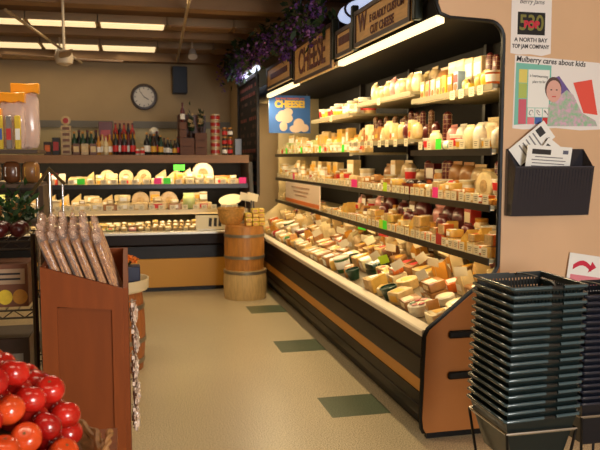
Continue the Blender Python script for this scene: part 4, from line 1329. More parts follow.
# fourth shelf (A)
G = 'goods on the fourth shelf of the right case'
MA1 = [('wedge', 'butter yellow', 3), ('wedge', 'golden', 3), ('block', 'golden', 1.5), ('block', 'butter yellow', 2.5), ('block', 'cream', 2), ('block', 'orange', 2), ('slice', 'butter yellow', 1.2), ('wedge', 'orange', 1.2), ('block', 'ivory', 2), ('flat', 'ivory', 1)]
MA2 = [('pouch', 'burgundy', .8), ('jar', 'brown', .8), ('slice', 'golden', 1.2), ('slice', 'ivory', 1.5), ('slice', 'cream', 2), ('slice', 'butter yellow', 2), ('block', 'ivory', 1.5), ('half', 'cream', 1.5), ('half', 'golden', 1.5), ('jar', 'cream', .6), ('tub', 'ivory', 1)]
MA3 = [('carton', 'red', 1), ('jar', 'cream', 1), ('carton', 'brown', 1), ('pouch', 'burgundy', 1), ('tub', 'white', 1), ('pouch', 'pink', .6)]
for nm, x, mx, sk in (('front row', 2.025, MA1, 0), ('second row', 2.145, MA2, .03), ('back row', 2.30, MA3, .15)):
    fill(Y0 + .04, 7.15, x, ZA, mx, nm + ', right case fourth shelf', G, depth=.118 if nm != 'back row' else .15, yaw=.15, smin=1.05 if nm != 'back row' else 1.4, smax=1.25 if nm != 'back row' else 1.8, skip=sk / 3, two=.6, hmax=.235)
fill(7.17, 9.66, 2.02, ZA, [('block', 'pink', 1), ('block', 'cream', 2), ('wedge', 'cream', 2), ('flat', 'beige', 1), ('pouch', 'burgundy', .4)], 'front row, right case fourth shelf', G, depth=.118, smin=1, smax=1.15, two=.3)
# third shelf (B)
G = 'goods on the third shelf of the right case'
MB1 = [('block', 'brown', .7), ('block', 'tan', 1), ('block', 'butter yellow', 2), ('block', 'cream', 2), ('block', 'golden', 1.5), ('wedge', 'tan', 1), ('block', 'orange', 1.2), ('round', 'white', 1), ('log', 'ivory', 1), ('flat', 'golden', 1), ('wedge', 'ivory', 1.5)]
MB2 = [('stand', 'ivory', .6), ('round', 'white', 1), ('tub', 'white', 2), ('tub', 'ivory', 2), ('tub', 'cream', 1.4), ('jar', 'ivory', 1), ('log', 'white', 1)]
MB3 = [('salami', 'burgundy', 1.5), ('carton', 'burgundy', 1), ('carton', 'cream', 1), ('pouch', 'tan', 1.5), ('pouch', 'beige', 1.5), ('jar', 'golden', 1)]
fill(Y0 + .04, 6.28, 2.025, ZB, MB1, 'front row, right case third shelf', G, depth=.118, yaw=.2, smin=1.0, smax=1.2, reserve=[(4.88, 5.15)], two=.5)
fill(Y0 + .04, 6.28, 2.145, ZB, MB2, 'second row, right case third shelf', G, depth=.118, yaw=.1, smin=1.1, smax=1.25, reserve=[(4.88, 5.15)], two=.7)
fill(Y0 + .04, 6.28, 2.30, ZB, MB3, 'back row, right case third shelf', G, depth=.135, hmax=.245, smin=1.4, smax=1.9, skip=.03)
fill(6.34, 9.66, 2.02, ZB, [('tub', 'ivory', 2), ('tub', 'cream', 2), ('block', 'cream', 2), ('block', 'butter yellow', 1.2), ('tub', 'orange', 1), ('round', 'white', 1)], 'front row, right case third shelf', G, depth=.118, smin=1.05, smax=1.2, two=.5)
fill(6.34, 9.66, 2.15, ZB, [('tub', 'ivory', 2), ('carton', 'cream', 2), ('jar', 'cream', 1), ('tub', 'tan', 1)], 'second row, right case third shelf', G, depth=.135, smin=1.4, smax=1.7, hmax=.245, two=.4)
# red bowl on the third shelf
t = thing('serving_bowl', (2.08, 5.015, ZB), 'terracotta red bowl on the third shelf of the right case', 'bowl')
m = MB(); m.lathe([(.07, ZB + .001), (.10, ZB + .03), (.112, ZB + .075), (.116, ZB + .08), (.108, ZB + .08), (.095, ZB + .035), (.02, ZB + .012)], mat('terracotta', (170, 66, 34), .35, coat=.3), 30, c=(2.07, 5.015, 0)); m.build('bowl_body', t)
for k in range(5):
    a = k * 1.257
    o = MB(); o.ell((2.07 + .05 * math.cos(a), 5.015 + .05 * math.sin(a), ZB + .075), (.03, .03, .03), cm('dark brown'), 12, 8)
    reg(o.build('truffle'), 'dark brown ball', 'in the terracotta bowl', 5 + .05 * math.sin(a), 'truffle', 'dark balls in the terracotta bowl')
# second shelf (C)
G = 'goods on the second shelf of the right case'
zc = ZCs
fill(Y0 + .04, 4.80, 2.025, zc[0], [('tub', 'white', 2), ('pouch', 'white', 2.5), ('stand', 'ivory', 1), ('round', 'white', 1), ('log', 'pale blue', .5), ('pouch', 'ivory', 1.5)], 'front row, right case near second shelf', G, depth=.11, smin=.95, smax=1.1)
fill(Y0 + .04, 4.80, 2.17, zc[0], [('pouch', 'white', 2), ('pouch', 'pink', 1), ('pouch', 'ivory', 1), ('salami', 'burgundy', 1)], 'back row, right case near second shelf', G, depth=.11, smin=1.2, smax=1.45, hmax=.29)
fill(4.86, 6.27, 2.025, zc[1], [('slice', 'ivory', 2), ('slice', 'cream', 1.5), ('pouch', 'cream', 1), ('carton', 'ivory', 1), ('slice', 'tan', 2), ('pouch', 'burgundy', .6)], 'front row, right case middle second shelf', G, depth=.11, smin=.95, smax=1.1, yaw=.1)
fill(4.86, 6.27, 2.17, zc[1], [('salami', 'burgundy', 2), ('pouch', 'burgundy', 1.2), ('salami', 'brown', 1)], 'back row, right case middle second shelf', G, depth=.1, hmax=.27, smin=.85, smax=.95)
fill(6.34, 9.66, 2.025, zc[2], [('carton', 'ivory', 2), ('tub', 'ivory', 2), ('jar', 'butter yellow', 1.5), ('carton', 'pale green', 1), ('tub', 'cream', 1.5), ('jar', 'golden', 1)], 'front row, right case far second shelf', G, depth=.11, smin=.9, smax=1.05)
fill(6.34, 9.66, 2.15, zc[2], [('carton', 'cream', 2), ('jar', 'cream', 1), ('carton', 'butter yellow', 1), ('tub', 'white', 1)], 'back row, right case far second shelf', G, depth=.125, smin=1.5, smax=1.8, hmax=.25)
# top shelf (D)
G = 'goods on the top shelf of the right case'
zd = ZDs
def put_d(k, c, v, x, y, sc, place='near top shelf'):
    put(k, c, v, (x, y, zd[0] + .0012), (0, 0, 0), sc, place, y, G)
for y, k, c, sc in ((4.74, 'carton', 'pale green', .95), (4.655, 'carton', 'pink', .92), (4.565, 'carton', 'white', .95), (4.475, 'carton', 'pale green', .95), (4.385, 'carton', 'yellow', 1.0), (4.295, 'carton', 'golden', 1.0),
                    (4.205, 'carton', 'pale blue', 1.05), (4.115, 'pouch', 'butter yellow', .62), (4.03, 'block', 'yellow', .85), (3.94, 'pouch', 'butter yellow', .75), (3.855, 'pouch', 'yellow', .85), (3.755, 'tub', 'orange', 1.3)):
    put_d(k, c, 0, 2.01, y, sc, 'front row, right case near top shelf')
for y, k, c, v, sc in ((4.72, 'pouch', 'tan', 2, 1.5), (4.52, 'carton', 'white', 0, 1.85), (4.40, 'carton', 'ivory', 0, 1.85), (4.28, 'carton', 'cream', 0, 1.8), (4.16, 'carton', 'beige', 0, 1.75), (3.86, 'pouch', 'yellow', 1, 1.1), (3.74, 'pouch', 'orange', 1, 1.2)):
    put_d(k, c, v, 2.15, y, sc, 'back row, right case near top shelf')
for y, sc in ((4.06, 1.05), (3.98, .95)):
    put_d('salami', 'burgundy', 1, 2.14, y, sc, 'back row, right case near top shelf')
fill(4.87, 6.0, 2.03, zd[1], [('pouch', 'ivory', 2), ('pouch', 'beige', 2), ('pouch', 'pink', .8), ('pouch', 'cream', 1.5)], 'front row, right case middle top shelf', G, depth=.11, smin=.95, smax=1.1)
fill(4.87, 6.27, 2.17, zd[1], [('pouch', 'beige', 2), ('pouch', 'cream', 1.5), ('pouch', 'tan', 1)], 'back row, right case middle top shelf', G, depth=.11, smin=1.15, smax=1.3)
fill(6.34, 7.68, 2.03, zd[2], [('tub', 'white', 3), ('tub', 'ivory', 2), ('jar', 'ivory', 1)], 'front row, right case far top shelf', G, depth=.11, smin=1.0, smax=1.2)
fill(6.34, 7.68, 2.17, zd[2], [('tub', 'white', 2), ('tub', 'cream', 1)], 'back row, right case far top shelf', G, depth=.13, smin=1.6, smax=1.9)

# price cards: on the shelf edges and stuck among the cheeses
def card_mesh(c):
    key = ('card', c)
    if key not in CACHE:
        b = MB(); b.box((0, 0, .028), (.0016, .068, .055), CARD if c == 'white' else mat('card ' + c, PAL[c], .5))
        if c == 'white':
            for q in range(3): b.box((-.0012, 0, .038 - q * .011), (.0008, .044 - .008 * q, .0035), mat('card print', (120, 104, 84), .6))
        CACHE[key] = b.mesh('price_card')
    return CACHE[key]
def card(x, y, z, c, place, group, rot=(0, 0, 0), sc=1.0, end='near end'):
    o = bpy.data.objects.new('price_card', card_mesh(c)); COL.objects.link(o)
    o.location = (x, y, z); o.rotation_euler = rot; o.scale = (sc,) * 3
    reg(o, c + ' price card', place, y if end == 'near end' else x, 'price card', group, end)
SPEC = {'fourth': {5.33: 'neon green', 5.45: 'lime', 4.30: 'red', }, 'third': {4.42: 'hot pink', 6.15: 'hot pink', 8.6: 'hot pink', 5.36: 'lime', 9.0: 'white'}, 'second': {4.38: 'neon green', 6.5: 'neon green', 7.4: 'neon green', 8.2: 'neon green', 9.0: 'neon green'}, 'top': {}}
for nm, z, segs, dens in (('fourth', ZA, [(Y0 + .06, 7.1)], .088), ('third', ZB, [(Y0 + .06, 9.66)], .095), ('second', ZCs[0], [(Y0 + .06, 4.78), (6.34, 9.66)], .15), ('second', ZCs[1], [(4.9, 6.25)], .17),
                          ('top', ZDs[0], [(3.78, 4.15)], .115), ('top', ZDs[1], [(5.5, 5.52), (6.1, 6.12)], .1), ('top', ZDs[2], [(6.9, 6.92)], .1)):
    for a, b in segs:
        y = a
        while y < b:
            c = 'white'
            near = [q for q in SPEC[nm] if abs(q - y) < dens / 2]
            if near: c = SPEC[nm][near[0]]
            zz = z + .0055 if nm in ('fourth', 'third') or (nm == 'second' and z < 1.65) else z - .050
            card(XS - .0105 if zz < z else XS - .0045, y, zz, c, 'right case %s shelf edge' % nm, 'price cards on the %s shelf edge' % nm, sc=1.0 if c == 'white' else 1.25)
            y += dens * R.uniform(.85, 1.3)
gp = [(SROW[k] + SROW[k + 1]) / 2 for k in range(3)]
cards_in = [(4.16, 0, 'white'), (4.36, 1, 'white'), (4.86, 0, 'lime'), (4.76, 1, 'white'), (4.95, 2, 'white'), (5.15, 1, 'white'), (5.05, 0, 'white'), (5.62, 1, 'white'), (5.75, 2, 'red'), (5.95, 1, 'white'), (6.1, 2, 'white'),
            (6.35, 2, 'neon green'), (6.5, 1, 'white'), (6.9, 0, 'white'), (7.3, 1, 'white'), (7.7, 2, 'white'), (4.55, 2, 'white'), (3.95, 1, 'white'), (8.2, 1, 'white'), (5.4, 2, 'white'), (4.62, 0, 'white'), (6.7, 2, 'white'), (5.85, 0, 'white')]
WELL = [o for o in COL.objects if o.parent is None and o.get('group') == 'goods in the bottom well of the right case']
def clear_of(p0, p1):
    for o in WELL:
        if (o.location - (p0 + p1) / 2).length > .32: continue
        M = Matrix.LocRotScale(o.location, o.rotation_euler, o.scale).inverted()
        q = [v.co for v in o.data.vertices]
        lo = [min(v[i] for v in q) for i in range(3)]; hi = [max(v[i] for v in q) for i in range(3)]
        e = .006
        for k in range(13):
            a = M @ p0.lerp(p1, k / 12)
            if all(lo[i] - e < a[i] < hi[i] + e for i in range(3)): return False
    return True
for y, s, c in cards_in:
    x, z = deck(gp[s])
    nrm = Vector((-math.sin(AL), 0, math.cos(AL)))
    for dy in [q * .012 * sg for q in range(30) for sg in (1, -1)]:
        P0 = Vector((x, y + dy, z))
        tip = P0 + nrm * .205
        if clear_of(P0, P0 + nrm * .235) and clear_of(tip + Vector((.03, -.03, 0)), tip + Vector((-.03, .03, 0))): break
    y += dy
    # a stiff card on a pin standing between two rows
    b = MB()
    b.box((0, 0, .205), (.0016, .085, .06), CARD if c == 'white' else mat('card ' + c, PAL[c], .5), rot=(R.uniform(-.45, .45), 0, 0))
    o = b.build('price_card')
    o.location = (x, y, z)
    o.rotation_euler = (Matrix.Rotation(-AL, 3, 'Y') @ Matrix.Rotation(R.uniform(.5, 1.15), 3, 'Z')).to_euler()
    q = MB(); q.tube([(0.002, 0, .0035), (0.0016, 0, .20)], .0012, STEEL, 5)
    p = q.build('pin', o, True)
    reg(o, c + ' price card on a pin', 'right case bottom well', y, 'price card', 'pin cards in the bottom well')
# framed notice hanging on the fourth shelf edge at the far end
t = thing('shelf_notice', (1.93, 8.2, 1.02), 'white notice with an orange stripe propped on the fourth shelf at its far part', 'notice')
m = MB(); m.span(1.918, 1.926, 7.26, 8.95, 1.005, 1.255, mat('notice white', (240, 216, 190), .5)); m.build('board', t)
m = MB(); m.span(1.915, 1.9175, 7.28, 8.93, 1.015, 1.055, mat('notice orange', (222, 120, 50), .5)); m.build('orange_stripe', t)
m = MB()
for q in range(3): m.span(1.915, 1.9175, 7.7 + q * .06, 8.6 - q * .1, 1.20 - q * .045, 1.212 - q * .045, mat('notice print', (190, 150, 120), .6))
m.build('print', t)
m = MB(); m.span(1.9265, 1.944, 7.3, 8.9, .992, 1.004, STEEL); m.build('clip', t)

# ------------------------------------------------------------------ low cheese case along the back
BX0, BX1 = -2.6, 1.395
YFB, YSB = 8.40, 8.70         # front of the base, front of the shelves
OCH = mat('ochre panel', (196, 140, 44), .5)
t = thing('refrigerated_display_case', (-.6, 8.9, 0), 'low cheese case across the back with an ochre panel and bottles on top', 'display case')
m = MB(); m.span(BX0, BX1, 8.46, 9.6, 0, .05, BLACK); m.build('kick_plate', t)
m = MB(); m.span(BX0, BX1, 8.42, 8.46, .051, .385, OCH, .004); m.build('front_panel', t)
m = MB(); m.span(BX0, BX1, 8.44, 8.46, .386, .53, BLACK); m.build('vent_panel', t)
m = MB(); m.prism([(8.46, .531), (8.42, .531), (8.365, .56), (8.36, .675), (8.46, .675)], 'x', BX0, BX1, DARKMET); m.build('bumper_panel', t)
m = MB(); m.prism([(8.46, .676), (8.358, .676), (8.358, .70), (8.37, .708), (8.46, .708)], 'x', BX0, BX1, STEEL); m.build('sill', t)
BAL = math.radians(18)
m = MB(); m.prism([(8.461, .66), (8.461, .68), (9.0, .68 + .54 * math.tan(BAL)), (9.0, .66)], 'x', BX0, BX1, DECKM); m.build('well_deck', t)
m = MB(); m.span(BX0, BX1, 9.3, 9.6, .051, 1.52, INNER); m.build('back_panel', t)
m = MB(); m.span(BX0, BX1, 8.461, 9.299, .051, .64, INNER); m.build('base_tank', t)
CWOOD = mat('canopy wood', (150, 106, 62), .5, noise=.2, nscale=4, stretch=(.4, 4, 8))
m = MB(); m.prism([(8.62, 1.492), (8.645, 1.492), (8.645, 1.525), (9.6, 1.525), (9.6, 1.585), (8.62, 1.585)], 'x', BX0, BX1, CWOOD); m.build('canopy', t)
m = MB(); m.span(BX0 + .02, BX1 - .02, 8.66, 8.70, 1.497, 1.524, LITTUBE); m.build('canopy_lamp', t)
for z in (.93, 1.235):
    m = MB(); m.span(BX0, BX1, YSB, 9.299, z - .02, z, SHELFW); s = m.build('shelf', t)
    m = MB(); m.span(BX0, BX1, YSB - .010, YSB - .001, z - .045 if z > 1 else z - .05, z + .006, RAILD if z > 1 else TICKET); m.build('shelf_edge', s)
m = MB()
pp = [(9.6, .05), (8.40, .05), (8.34, .56), (8.33, .72)] + [(8.36 + .30 * (k / 8) ** .55, .74 + .76 * k / 8) for k in range(9)] + [(8.60, 1.59), (9.6, 1.59)]
m.prism(pp, 'x', BX1 + .001, BX1 + .045, mat('dark end panel', (36, 22, 16), .4)); m.build('end_panel', t)
Gb = 'goods on the back case'
for a, b in ((BX0, -1.27), (-1.27, .06), (.06, BX1)):
    cx, L = (a + b) / 2, b - a - .05
    area('back canopy glow', (cx, 8.68, 1.488), (cx, 8.88, 1.2), L, .04, 5 * L, WARM2)
    area('back shelf glow', (cx, 8.72, 1.20), (cx, 8.98, .95), L, .03, 2.2 * L, WARM)
    area('back well glow', (cx, 8.70, .885), (cx, 8.60, .68), L, .03, 1 * L, WARM)
def fill_back(x0, x1, y, z, mix, place, depth=.12, smin=1.0, smax=1.15, tilt=0, yaw=.15, gap=.01, skip=0, parts=False, two=.0, hmax=9):
    x = x0
    while x < x1:
        if R.random() < skip:
            x += .08; continue
        k, c = pick(mix); v = R.randrange(3)
        P = goods(k, c, v); s = R.uniform(smin, smax)
        s = min(s, depth / P[-1][0], hmax / P[-1][2])
        wd = P[-1][1] * s
        if x + wd > x1: break
        rot = (Matrix.Rotation(tilt, 3, 'X') @ Matrix.Rotation(PI / 2, 3, 'Z')).to_euler()
        put(k, c, v, (x + wd / 2, y, z + .0015), rot, s, place, x, Gb, end='left', parts=parts)
        if R.random() < two and k in STACKS and P[-1][2] * s < .10:
            k2, c2 = k, c
            for _ in range(4):
                k2, c2 = pick(mix)
                if k2 in STACKS: break
            if k2 in STACKS:
                P2 = goods(k2, c2, v)
                s2 = min(s, P[-1][0] * s / P2[-1][0], wd / P2[-1][1]) * .97
                put(k2, c2, v, (x + wd / 2, y, z + .005 + P[-1][2] * s), rot, s2, place + ', upper layer', x, Gb, end='left', parts=parts)
        x += wd + gap + R.uniform(0, .015)
fill_back(-2.5, -.97, 8.80, 1.235, [('slice', 'cream', 2), ('block', 'ivory', 1), ('slice', 'tan', 1)], 'far left upper shelf, back case')
put('carton', 'red', 1, (-.86, 8.80, 1.2365), (0, 0, PI / 2), 1.0, 'upper shelf, back case', -.86, Gb, end='left')
put('carton', 'white', 1, (-.77, 8.80, 1.2365), (0, 0, PI / 2), .95, 'upper shelf, back case', -.77, Gb, end='left')
fill_back(-.70, 1.33, 8.79, 1.235, [('slice', 'ivory', 2.5), ('slice', 'cream', 2), ('block', 'ivory', 1.5), ('block', 'cream', 1.5), ('tub', 'ivory', 1), ('wedge', 'butter yellow', 1.2), ('half', 'cream', 1), ('half', 'ivory', 1)], 'front row, upper shelf, back case', depth=.15, smin=1.1, smax=1.45, gap=.004, two=.6, hmax=.15)
for x in (-.27, -.05, .16):
    put('stand', 'ivory', 0, (x, 8.99, 1.2365), (0, 0, PI / 2), 1.15, 'rear of upper shelf, back case', x, Gb, end='left')
fill_back(-.70, -.39, 8.99, 1.235, [('slice', 'ivory', 2), ('half', 'cream', 2)], 'rear left upper shelf, back case', smin=1.5, smax=1.8, depth=.15)
fill_back(.29, 1.33, 8.99, 1.235, [('slice', 'butter yellow', 2), ('slice', 'cream', 2), ('half', 'golden', 1), ('slice', 'ivory', 1), ('stand', 'ivory', .8)], 'rear right upper shelf, back case', smin=1.5, smax=1.8, depth=.17, gap=.004)
fill_back(-2.5, 1.05, 8.80, .93, [('wheel', 'beige', .7), ('half', 'cream', 2), ('block', 'ivory', 2), ('slice', 'cream', 2), ('tub', 'beige', 1), ('pouch', 'pale green', .7), ('block', 'beige', 1.5), ('half', 'tan', 1.5), ('block', 'tan', 1)], 'front row, middle shelf, back case', depth=.16, smin=1.3, smax=1.7, gap=.003, two=.7, hmax=.2)
fill_back(-2.5, 1.05, 8.99, .93, [('half', 'ivory', 2), ('slice', 'cream', 2), ('slice', 'tan', 1), ('stand', 'beige', 1.2), ('carton', 'beige', 1)], 'rear row, middle shelf, back case', depth=.17, smin=1.45, smax=1.9, gap=.003, two=.6, hmax=.21)
# tilted oval dish at the right end
t = thing('oval_dish', (1.2, 8.82, .93), 'pale oval dish tilted up at the right end of the back case', 'dish')
m = MB(); m.lathe([(.02, 0), (.09, .006), (.14, .03), (.145, .034), (.135, .033), (.088, .012), (.02, .008)], mat('ivory glaze', (240, 230, 196), .25, coat=.4), 30, sx=1.0, sy=.62, M=Matrix.Translation((1.20, 8.84, 1.015)) @ Matrix.Rotation(.75, 4, 'X') @ Matrix.Rotation(-.2, 4, 'Y')); m.build('dish_body', t)
m = MB(); m.span(1.13, 1.27, 8.86, 8.92, .9315, 1.0, STEEL); m.build('dish_stand', t)
for k in range(3):
    yy = 8.505 + k * .075
    fill_back(-2.5, 1.3, yy + .02, .68 + (yy + .02 - 8.461) * math.tan(BAL) + .016, [('flat', 'ivory', 2), ('round', 'cream', 2), ('flat', 'pale green', 1), ('wedge', 'ivory', 2), ('flat', 'pink', .6), ('block', 'cream', 1)],
              '%s row, back case well' % ('front', 'middle', 'rear')[k], depth=.066, smin=.75, smax=.9, tilt=BAL, skip=.05)
# price cards on the back case
for z, nm, cs in ((1.243, 'upper', {-.55: 'neon green', .30: 'hot pink', .43: 'neon green', 1.30: 'hot pink'}), (.938, 'middle', {})):
    x = -2.4
    k = 0
    while x < 1.34:
        c = 'white'
        near = [q for q in cs if abs(q - x) < .065]
        if near: c = cs[near[0]]
        card(x, YSB - .0125, z, c, '%s shelf edge, back case' % nm, 'price cards on the back case', (0, 0, PI / 2), 1.0 if c == 'white' else 1.3, 'left')
        x += .11 * R.uniform(.9, 1.3)
o = thing('price_card', (.58, 8.9, 1.2365), 'neon green price card on a pin standing above the back case cheeses', 'price card', 'price cards on the back case')
m = MB(); m.box((.58, 8.895, 1.435), (.135, .003, .07), mat('card neon green', PAL['neon green'], .5)); m.build('card', o)
m = MB(); m.tube([(.58, 8.9, 1.237), (.58, 8.9, 1.45)], .003, STEEL, 5); m.build('pin', o)
t = thing('printed_card', (.92, 8.42, .71), 'white card with heavy black print on the right end of the back case sill', 'card')
m = MB(); m.box((.90, 8.43, .80), (.34, .004, .17), CARD, rot=(-.25, 0, 0)); m.build('card', t)
m = MB()
for x in (.90, .96, 1.015): m.box((x, 8.4265, .80), (.035, .002, .10), INK, rot=(-.25, .1, 0))
m.build('print', t)
m = MB(); m.span(.75, 1.05, 8.425, 8.455, .7095, .725, STEEL); m.build('holder', t)

# ------------------------------------------------------------------ on top of the back case
TZ = 1.586
def bx(px): return -.955 + (px - 47) * .01178
Gt = 'goods standing on top of the back case'
def top_box(name, x0, x1, y0, y1, z0, z1, c, label, face=None, cat='box', grp=None):
    o = thing(name, ((x0 + x1) / 2, (y0 + y1) / 2, z0), label, cat, grp)
    m = MB(); m.span(x0, x1, y0, y1, z0, z1, cm(c), .004); m.build('box', o)
    if face:
        m = MB(); m.span(x0 + (x1 - x0) * .15, x1 - (x1 - x0) * .15, y0 - .0015, y0 - .0002, z0 + (z1 - z0) * .25, z1 - (z1 - z0) * .25, cm(face)); m.build('front_label', o)
    return o
top_box('carton', bx(46), bx(53), 8.8, 8.95, TZ, TZ + .15, 'dark brown', 'small dark carton at the left end of the back case top', 'orange')
top_box('carton', bx(54), bx(61), 8.8, 8.95, TZ, TZ + .20, 'black', 'black carton left of the stacked cream boxes', 'red')
for k in range(5):
    top_box('stacked_box', bx(62.5), bx(72), 8.8, 8.93, TZ + k * .068, TZ + k * .068 + .0665, 'beige', '%s cream box from the bottom of the stack on the back case' % nth(k + 1), 'brown', 'box', 'stacked cream boxes on the back case')
o = thing('round_tin', (bx(67), 8.86, TZ + .3405), 'round cream tin with a red face leaning on top of the cream boxes', 'tin')
m = MB(); m.lathe([(.05, -.018), (.055, -.015), (.055, .015), (.05, .018)], cm('beige'), 20, M=Matrix.Translation((bx(67), 8.86, TZ + .397)) @ Matrix.Rotation(PI / 2, 4, 'X')); m.build('tin_body', o)
m = MB(); m.lathe([(.032, .0185), (.032, .0195)], cm('red'), 18, M=Matrix.Translation((bx(67), 8.86, TZ + .397)) @ Matrix.Rotation(PI / 2, 4, 'X')); m.build('red_face', o)
for k in range(3):
    top_box('carton', bx(73.5 + k * 8), bx(80.5 + k * 8), 8.72, 8.80, TZ, TZ + .13, ('brown', 'beige', 'brown')[k], '%s low carton from the left before the dark bottles' % nth(k + 1), 'cream', 'carton', 'low cartons before the dark bottles')
for k in range(6):
    put('bottle', 'black' if k % 2 else 'dark green', k % 2, (bx(74.5 + 4.1 * k), 8.87 + .085 * (k % 2), TZ + .001), (0, 0, PI / 2), 1.0, 'behind the low cartons on the back case', bx(74 + 4 * k), Gt, end='left')
top_box('gift_box', bx(97.5), bx(111), 9.05, 9.2, TZ, TZ + .40, 'burgundy', 'tall burgundy gift box on the back case', 'red')
for k, (px, c) in enumerate(((98, 'golden'), (101.5, 'cream'), (105, 'ivory'), (108.5, 'golden'))):
    put('bottle', c, 0, (bx(px), 8.79 + .085 * (k % 2), TZ + .001), (0, 0, PI / 2), .8 + .08 * (k % 2), 'before the burgundy gift box', bx(px), Gt, end='left')
top_box('wine_rack', bx(112.5), bx(133), 9.0, 9.14, TZ, TZ + .15, 'dark brown', 'dark step rack under the red-labelled bottles on the back case')
for k in range(5):
    put('bottle', 'burgundy' if k % 2 else 'black', 1, (bx(114.3 + 4.2 * k), 8.84 + .085 * (k % 2), TZ + .001), (0, 0, PI / 2), .92, 'front row of the red-labelled wine', bx(114 + 4 * k), Gt, end='left')
    put('bottle', 'red' if k % 2 == 0 else 'black', 1, (bx(114.3 + 4.2 * k), 9.035 + .072 * (k % 2), TZ + .151), (0, 0, PI / 2), .80, 'upper row of the red-labelled wine', bx(114 + 4 * k), Gt, end='left')
o = thing('backing_card', (bx(122), 9.3, TZ), 'pale pink card standing behind the red-labelled bottles', 'card')
m = MB(); m.span(bx(112), bx(132), 9.3, 9.31, TZ, TZ + .43, mat('pale pink card', (176, 136, 100), .6)); m.build('card', o)
m = MB(); m.span(bx(120), bx(124), 9.311, 9.36, TZ, TZ + .2, SIGNF); m.build('strut', o)
for k, px in enumerate((135.6, 140.4)):
    put('jar', 'white', 2, (bx(px), 8.82, TZ + .001 ), (0, 0, PI / 2), .75 + .08 * k, 'right of the red-labelled wine', bx(px), Gt, end='left')
for k in range(10):
    px = 145 + 3.5 * k
    put('bottle', ('black', 'dark green', 'dark brown')[k % 3], k % 2, (bx(px), 8.86 + .085 * (k % 2), TZ + .001), (0, 0, PI / 2), (.98, .86, .92)[k % 3] if k < 5 else (.75, .62, .7)[k % 3], 'between the wine and the wooden crates', bx(px), Gt, end='left')
o = thing('white_gourd', (bx(153), 9.06, TZ), 'white round gourd on a dark block behind the bottles', 'gourd')
m = MB(); m.ell((bx(153), 9.06, TZ + .285), (.058, .058, .055), cm('white'), 18, 12, fn=lambda c: c * (1 + .03 * math.cos(6 * math.atan2(c.y, c.x)))); m.build('gourd_body', o)
m = MB(); m.lathe([(.07, TZ), (.07, TZ + .225), (.05, TZ + .232)], cm('dark brown'), 18, c=(bx(153), 9.06, 0)); m.build('block', o)
# crates with plants
CRATE = mat('crate wood', (112, 66, 36), .6, noise=.25, nscale=6, stretch=(1, 1, 8))
def crate(x0, x1, y0, y1, z0, z1, label):
    o = thing('wooden_crate', ((x0 + x1) / 2, (y0 + y1) / 2, z0), label, 'crate', 'wooden crates on the back case')
    n = max(2, int((z1 - z0) / .07))
    m = MB()
    for k in range(n):
        a, b = z0 + (z1 - z0) * k / n + .004, z0 + (z1 - z0) * (k + 1) / n - .004
        m.span(x0, x1, y0, y0 + .012, a, b, CRATE); m.span(x0, x1, y1 - .012, y1, a, b, CRATE)
        m.span(x0, x0 + .012, y0 + .013, y1 - .013, a, b, CRATE); m.span(x1 - .012, x1, y0 + .013, y1 - .013, a, b, CRATE)
    m.build('slats', o)
    m = MB()
    for x in (x0 + .013, x1 - .027):
        for y in (y0 + .013, y1 - .027): m.span(x, x + .014, y, y + .014, z0, z1, CRATE)
    m.build('corner_posts', o)
    m = MB(); m.span(x0 + .028, x1 - .028, y0 + .013, y1 - .013, z0, z0 + .01, CRATE); m.build('bottom', o)
    return o
crate(bx(178.5), bx(193), 8.85, 9.05, TZ, TZ + .21, 'lower wooden crate, left of the pair on the back case')
crate(bx(194), bx(206), 8.85, 9.05, TZ, TZ + .27, 'taller wooden crate beside the red and white tins')
crate(bx(178.5), bx(185.3), 8.87, 9.03, TZ + .212, TZ + .40, 'small wooden crate stacked on the lower crate')
o = thing('cabinet', (bx(192), 9.2, TZ), 'dark red-brown cabinet behind the wooden crates', 'cabinet')
m = MB(); m.span(bx(178), bx(207), 9.1, 9.29, TZ, TZ + .50, mat('mahogany', (70, 30, 20), .45), .006); m.build('body', o)
m = MB()
for a, b in ((179.5, 192), (193, 205.5)): m.span(bx(a), bx(b), 9.094, 9.0995, TZ + .03, TZ + .47, mat('mahogany door', (84, 38, 24), .45))
m.build('doors', o)
put('bottle', 'burgundy', 1, (bx(181.9), 8.95, TZ + .4015), (0, 0, PI / 2), .80, 'on the small crate', 0, Gt)
for k, (px, c, z) in enumerate(((190.3, 'dark green', .215), (201, 'green', .275))):
    o = thing('leafy_plant', (bx(px), 8.95, TZ + z), ('dark leafy plant in the lower wooden crate', 'leafy plant with pale flowers in the taller wooden crate')[k], 'plant')
    m = MB()
    for q in range(90):
        p = Vector((bx(px) + max(-.02, min(.02, R.gauss(0, .02))), 8.95 + R.gauss(0, .015), TZ + z + .06 + abs(R.gauss(.06, .07))))
        add_leaf(m, p, Vector((R.uniform(-.45, .45), R.uniform(-.5, .5), R.uniform(.5, 1))), R.uniform(.04, .075), .014, LEAF)
    m.build('leaves', o)['kind'] = 'stuff'
    m = MB()
    for q in range(10):
        p = Vector((bx(px) + max(-.018, min(.018, R.gauss(0, .02))), 8.93 + R.gauss(0, .01), TZ + z + .10 + abs(R.gauss(.04, .06))))
        for w_ in range(5): add_leaf(m, p, Vector((math.cos(w_ * 1.26), -.4, math.sin(w_ * 1.26) + .5)), .03, .012, cm('beige'))
    m.build('flowers', o)
    m = MB(); m.lathe([(.024, TZ + z + .001), (.030, TZ + z + .06)], SIGNF, 14, c=(bx(px), 8.95, 0)); m.build('pot', o)
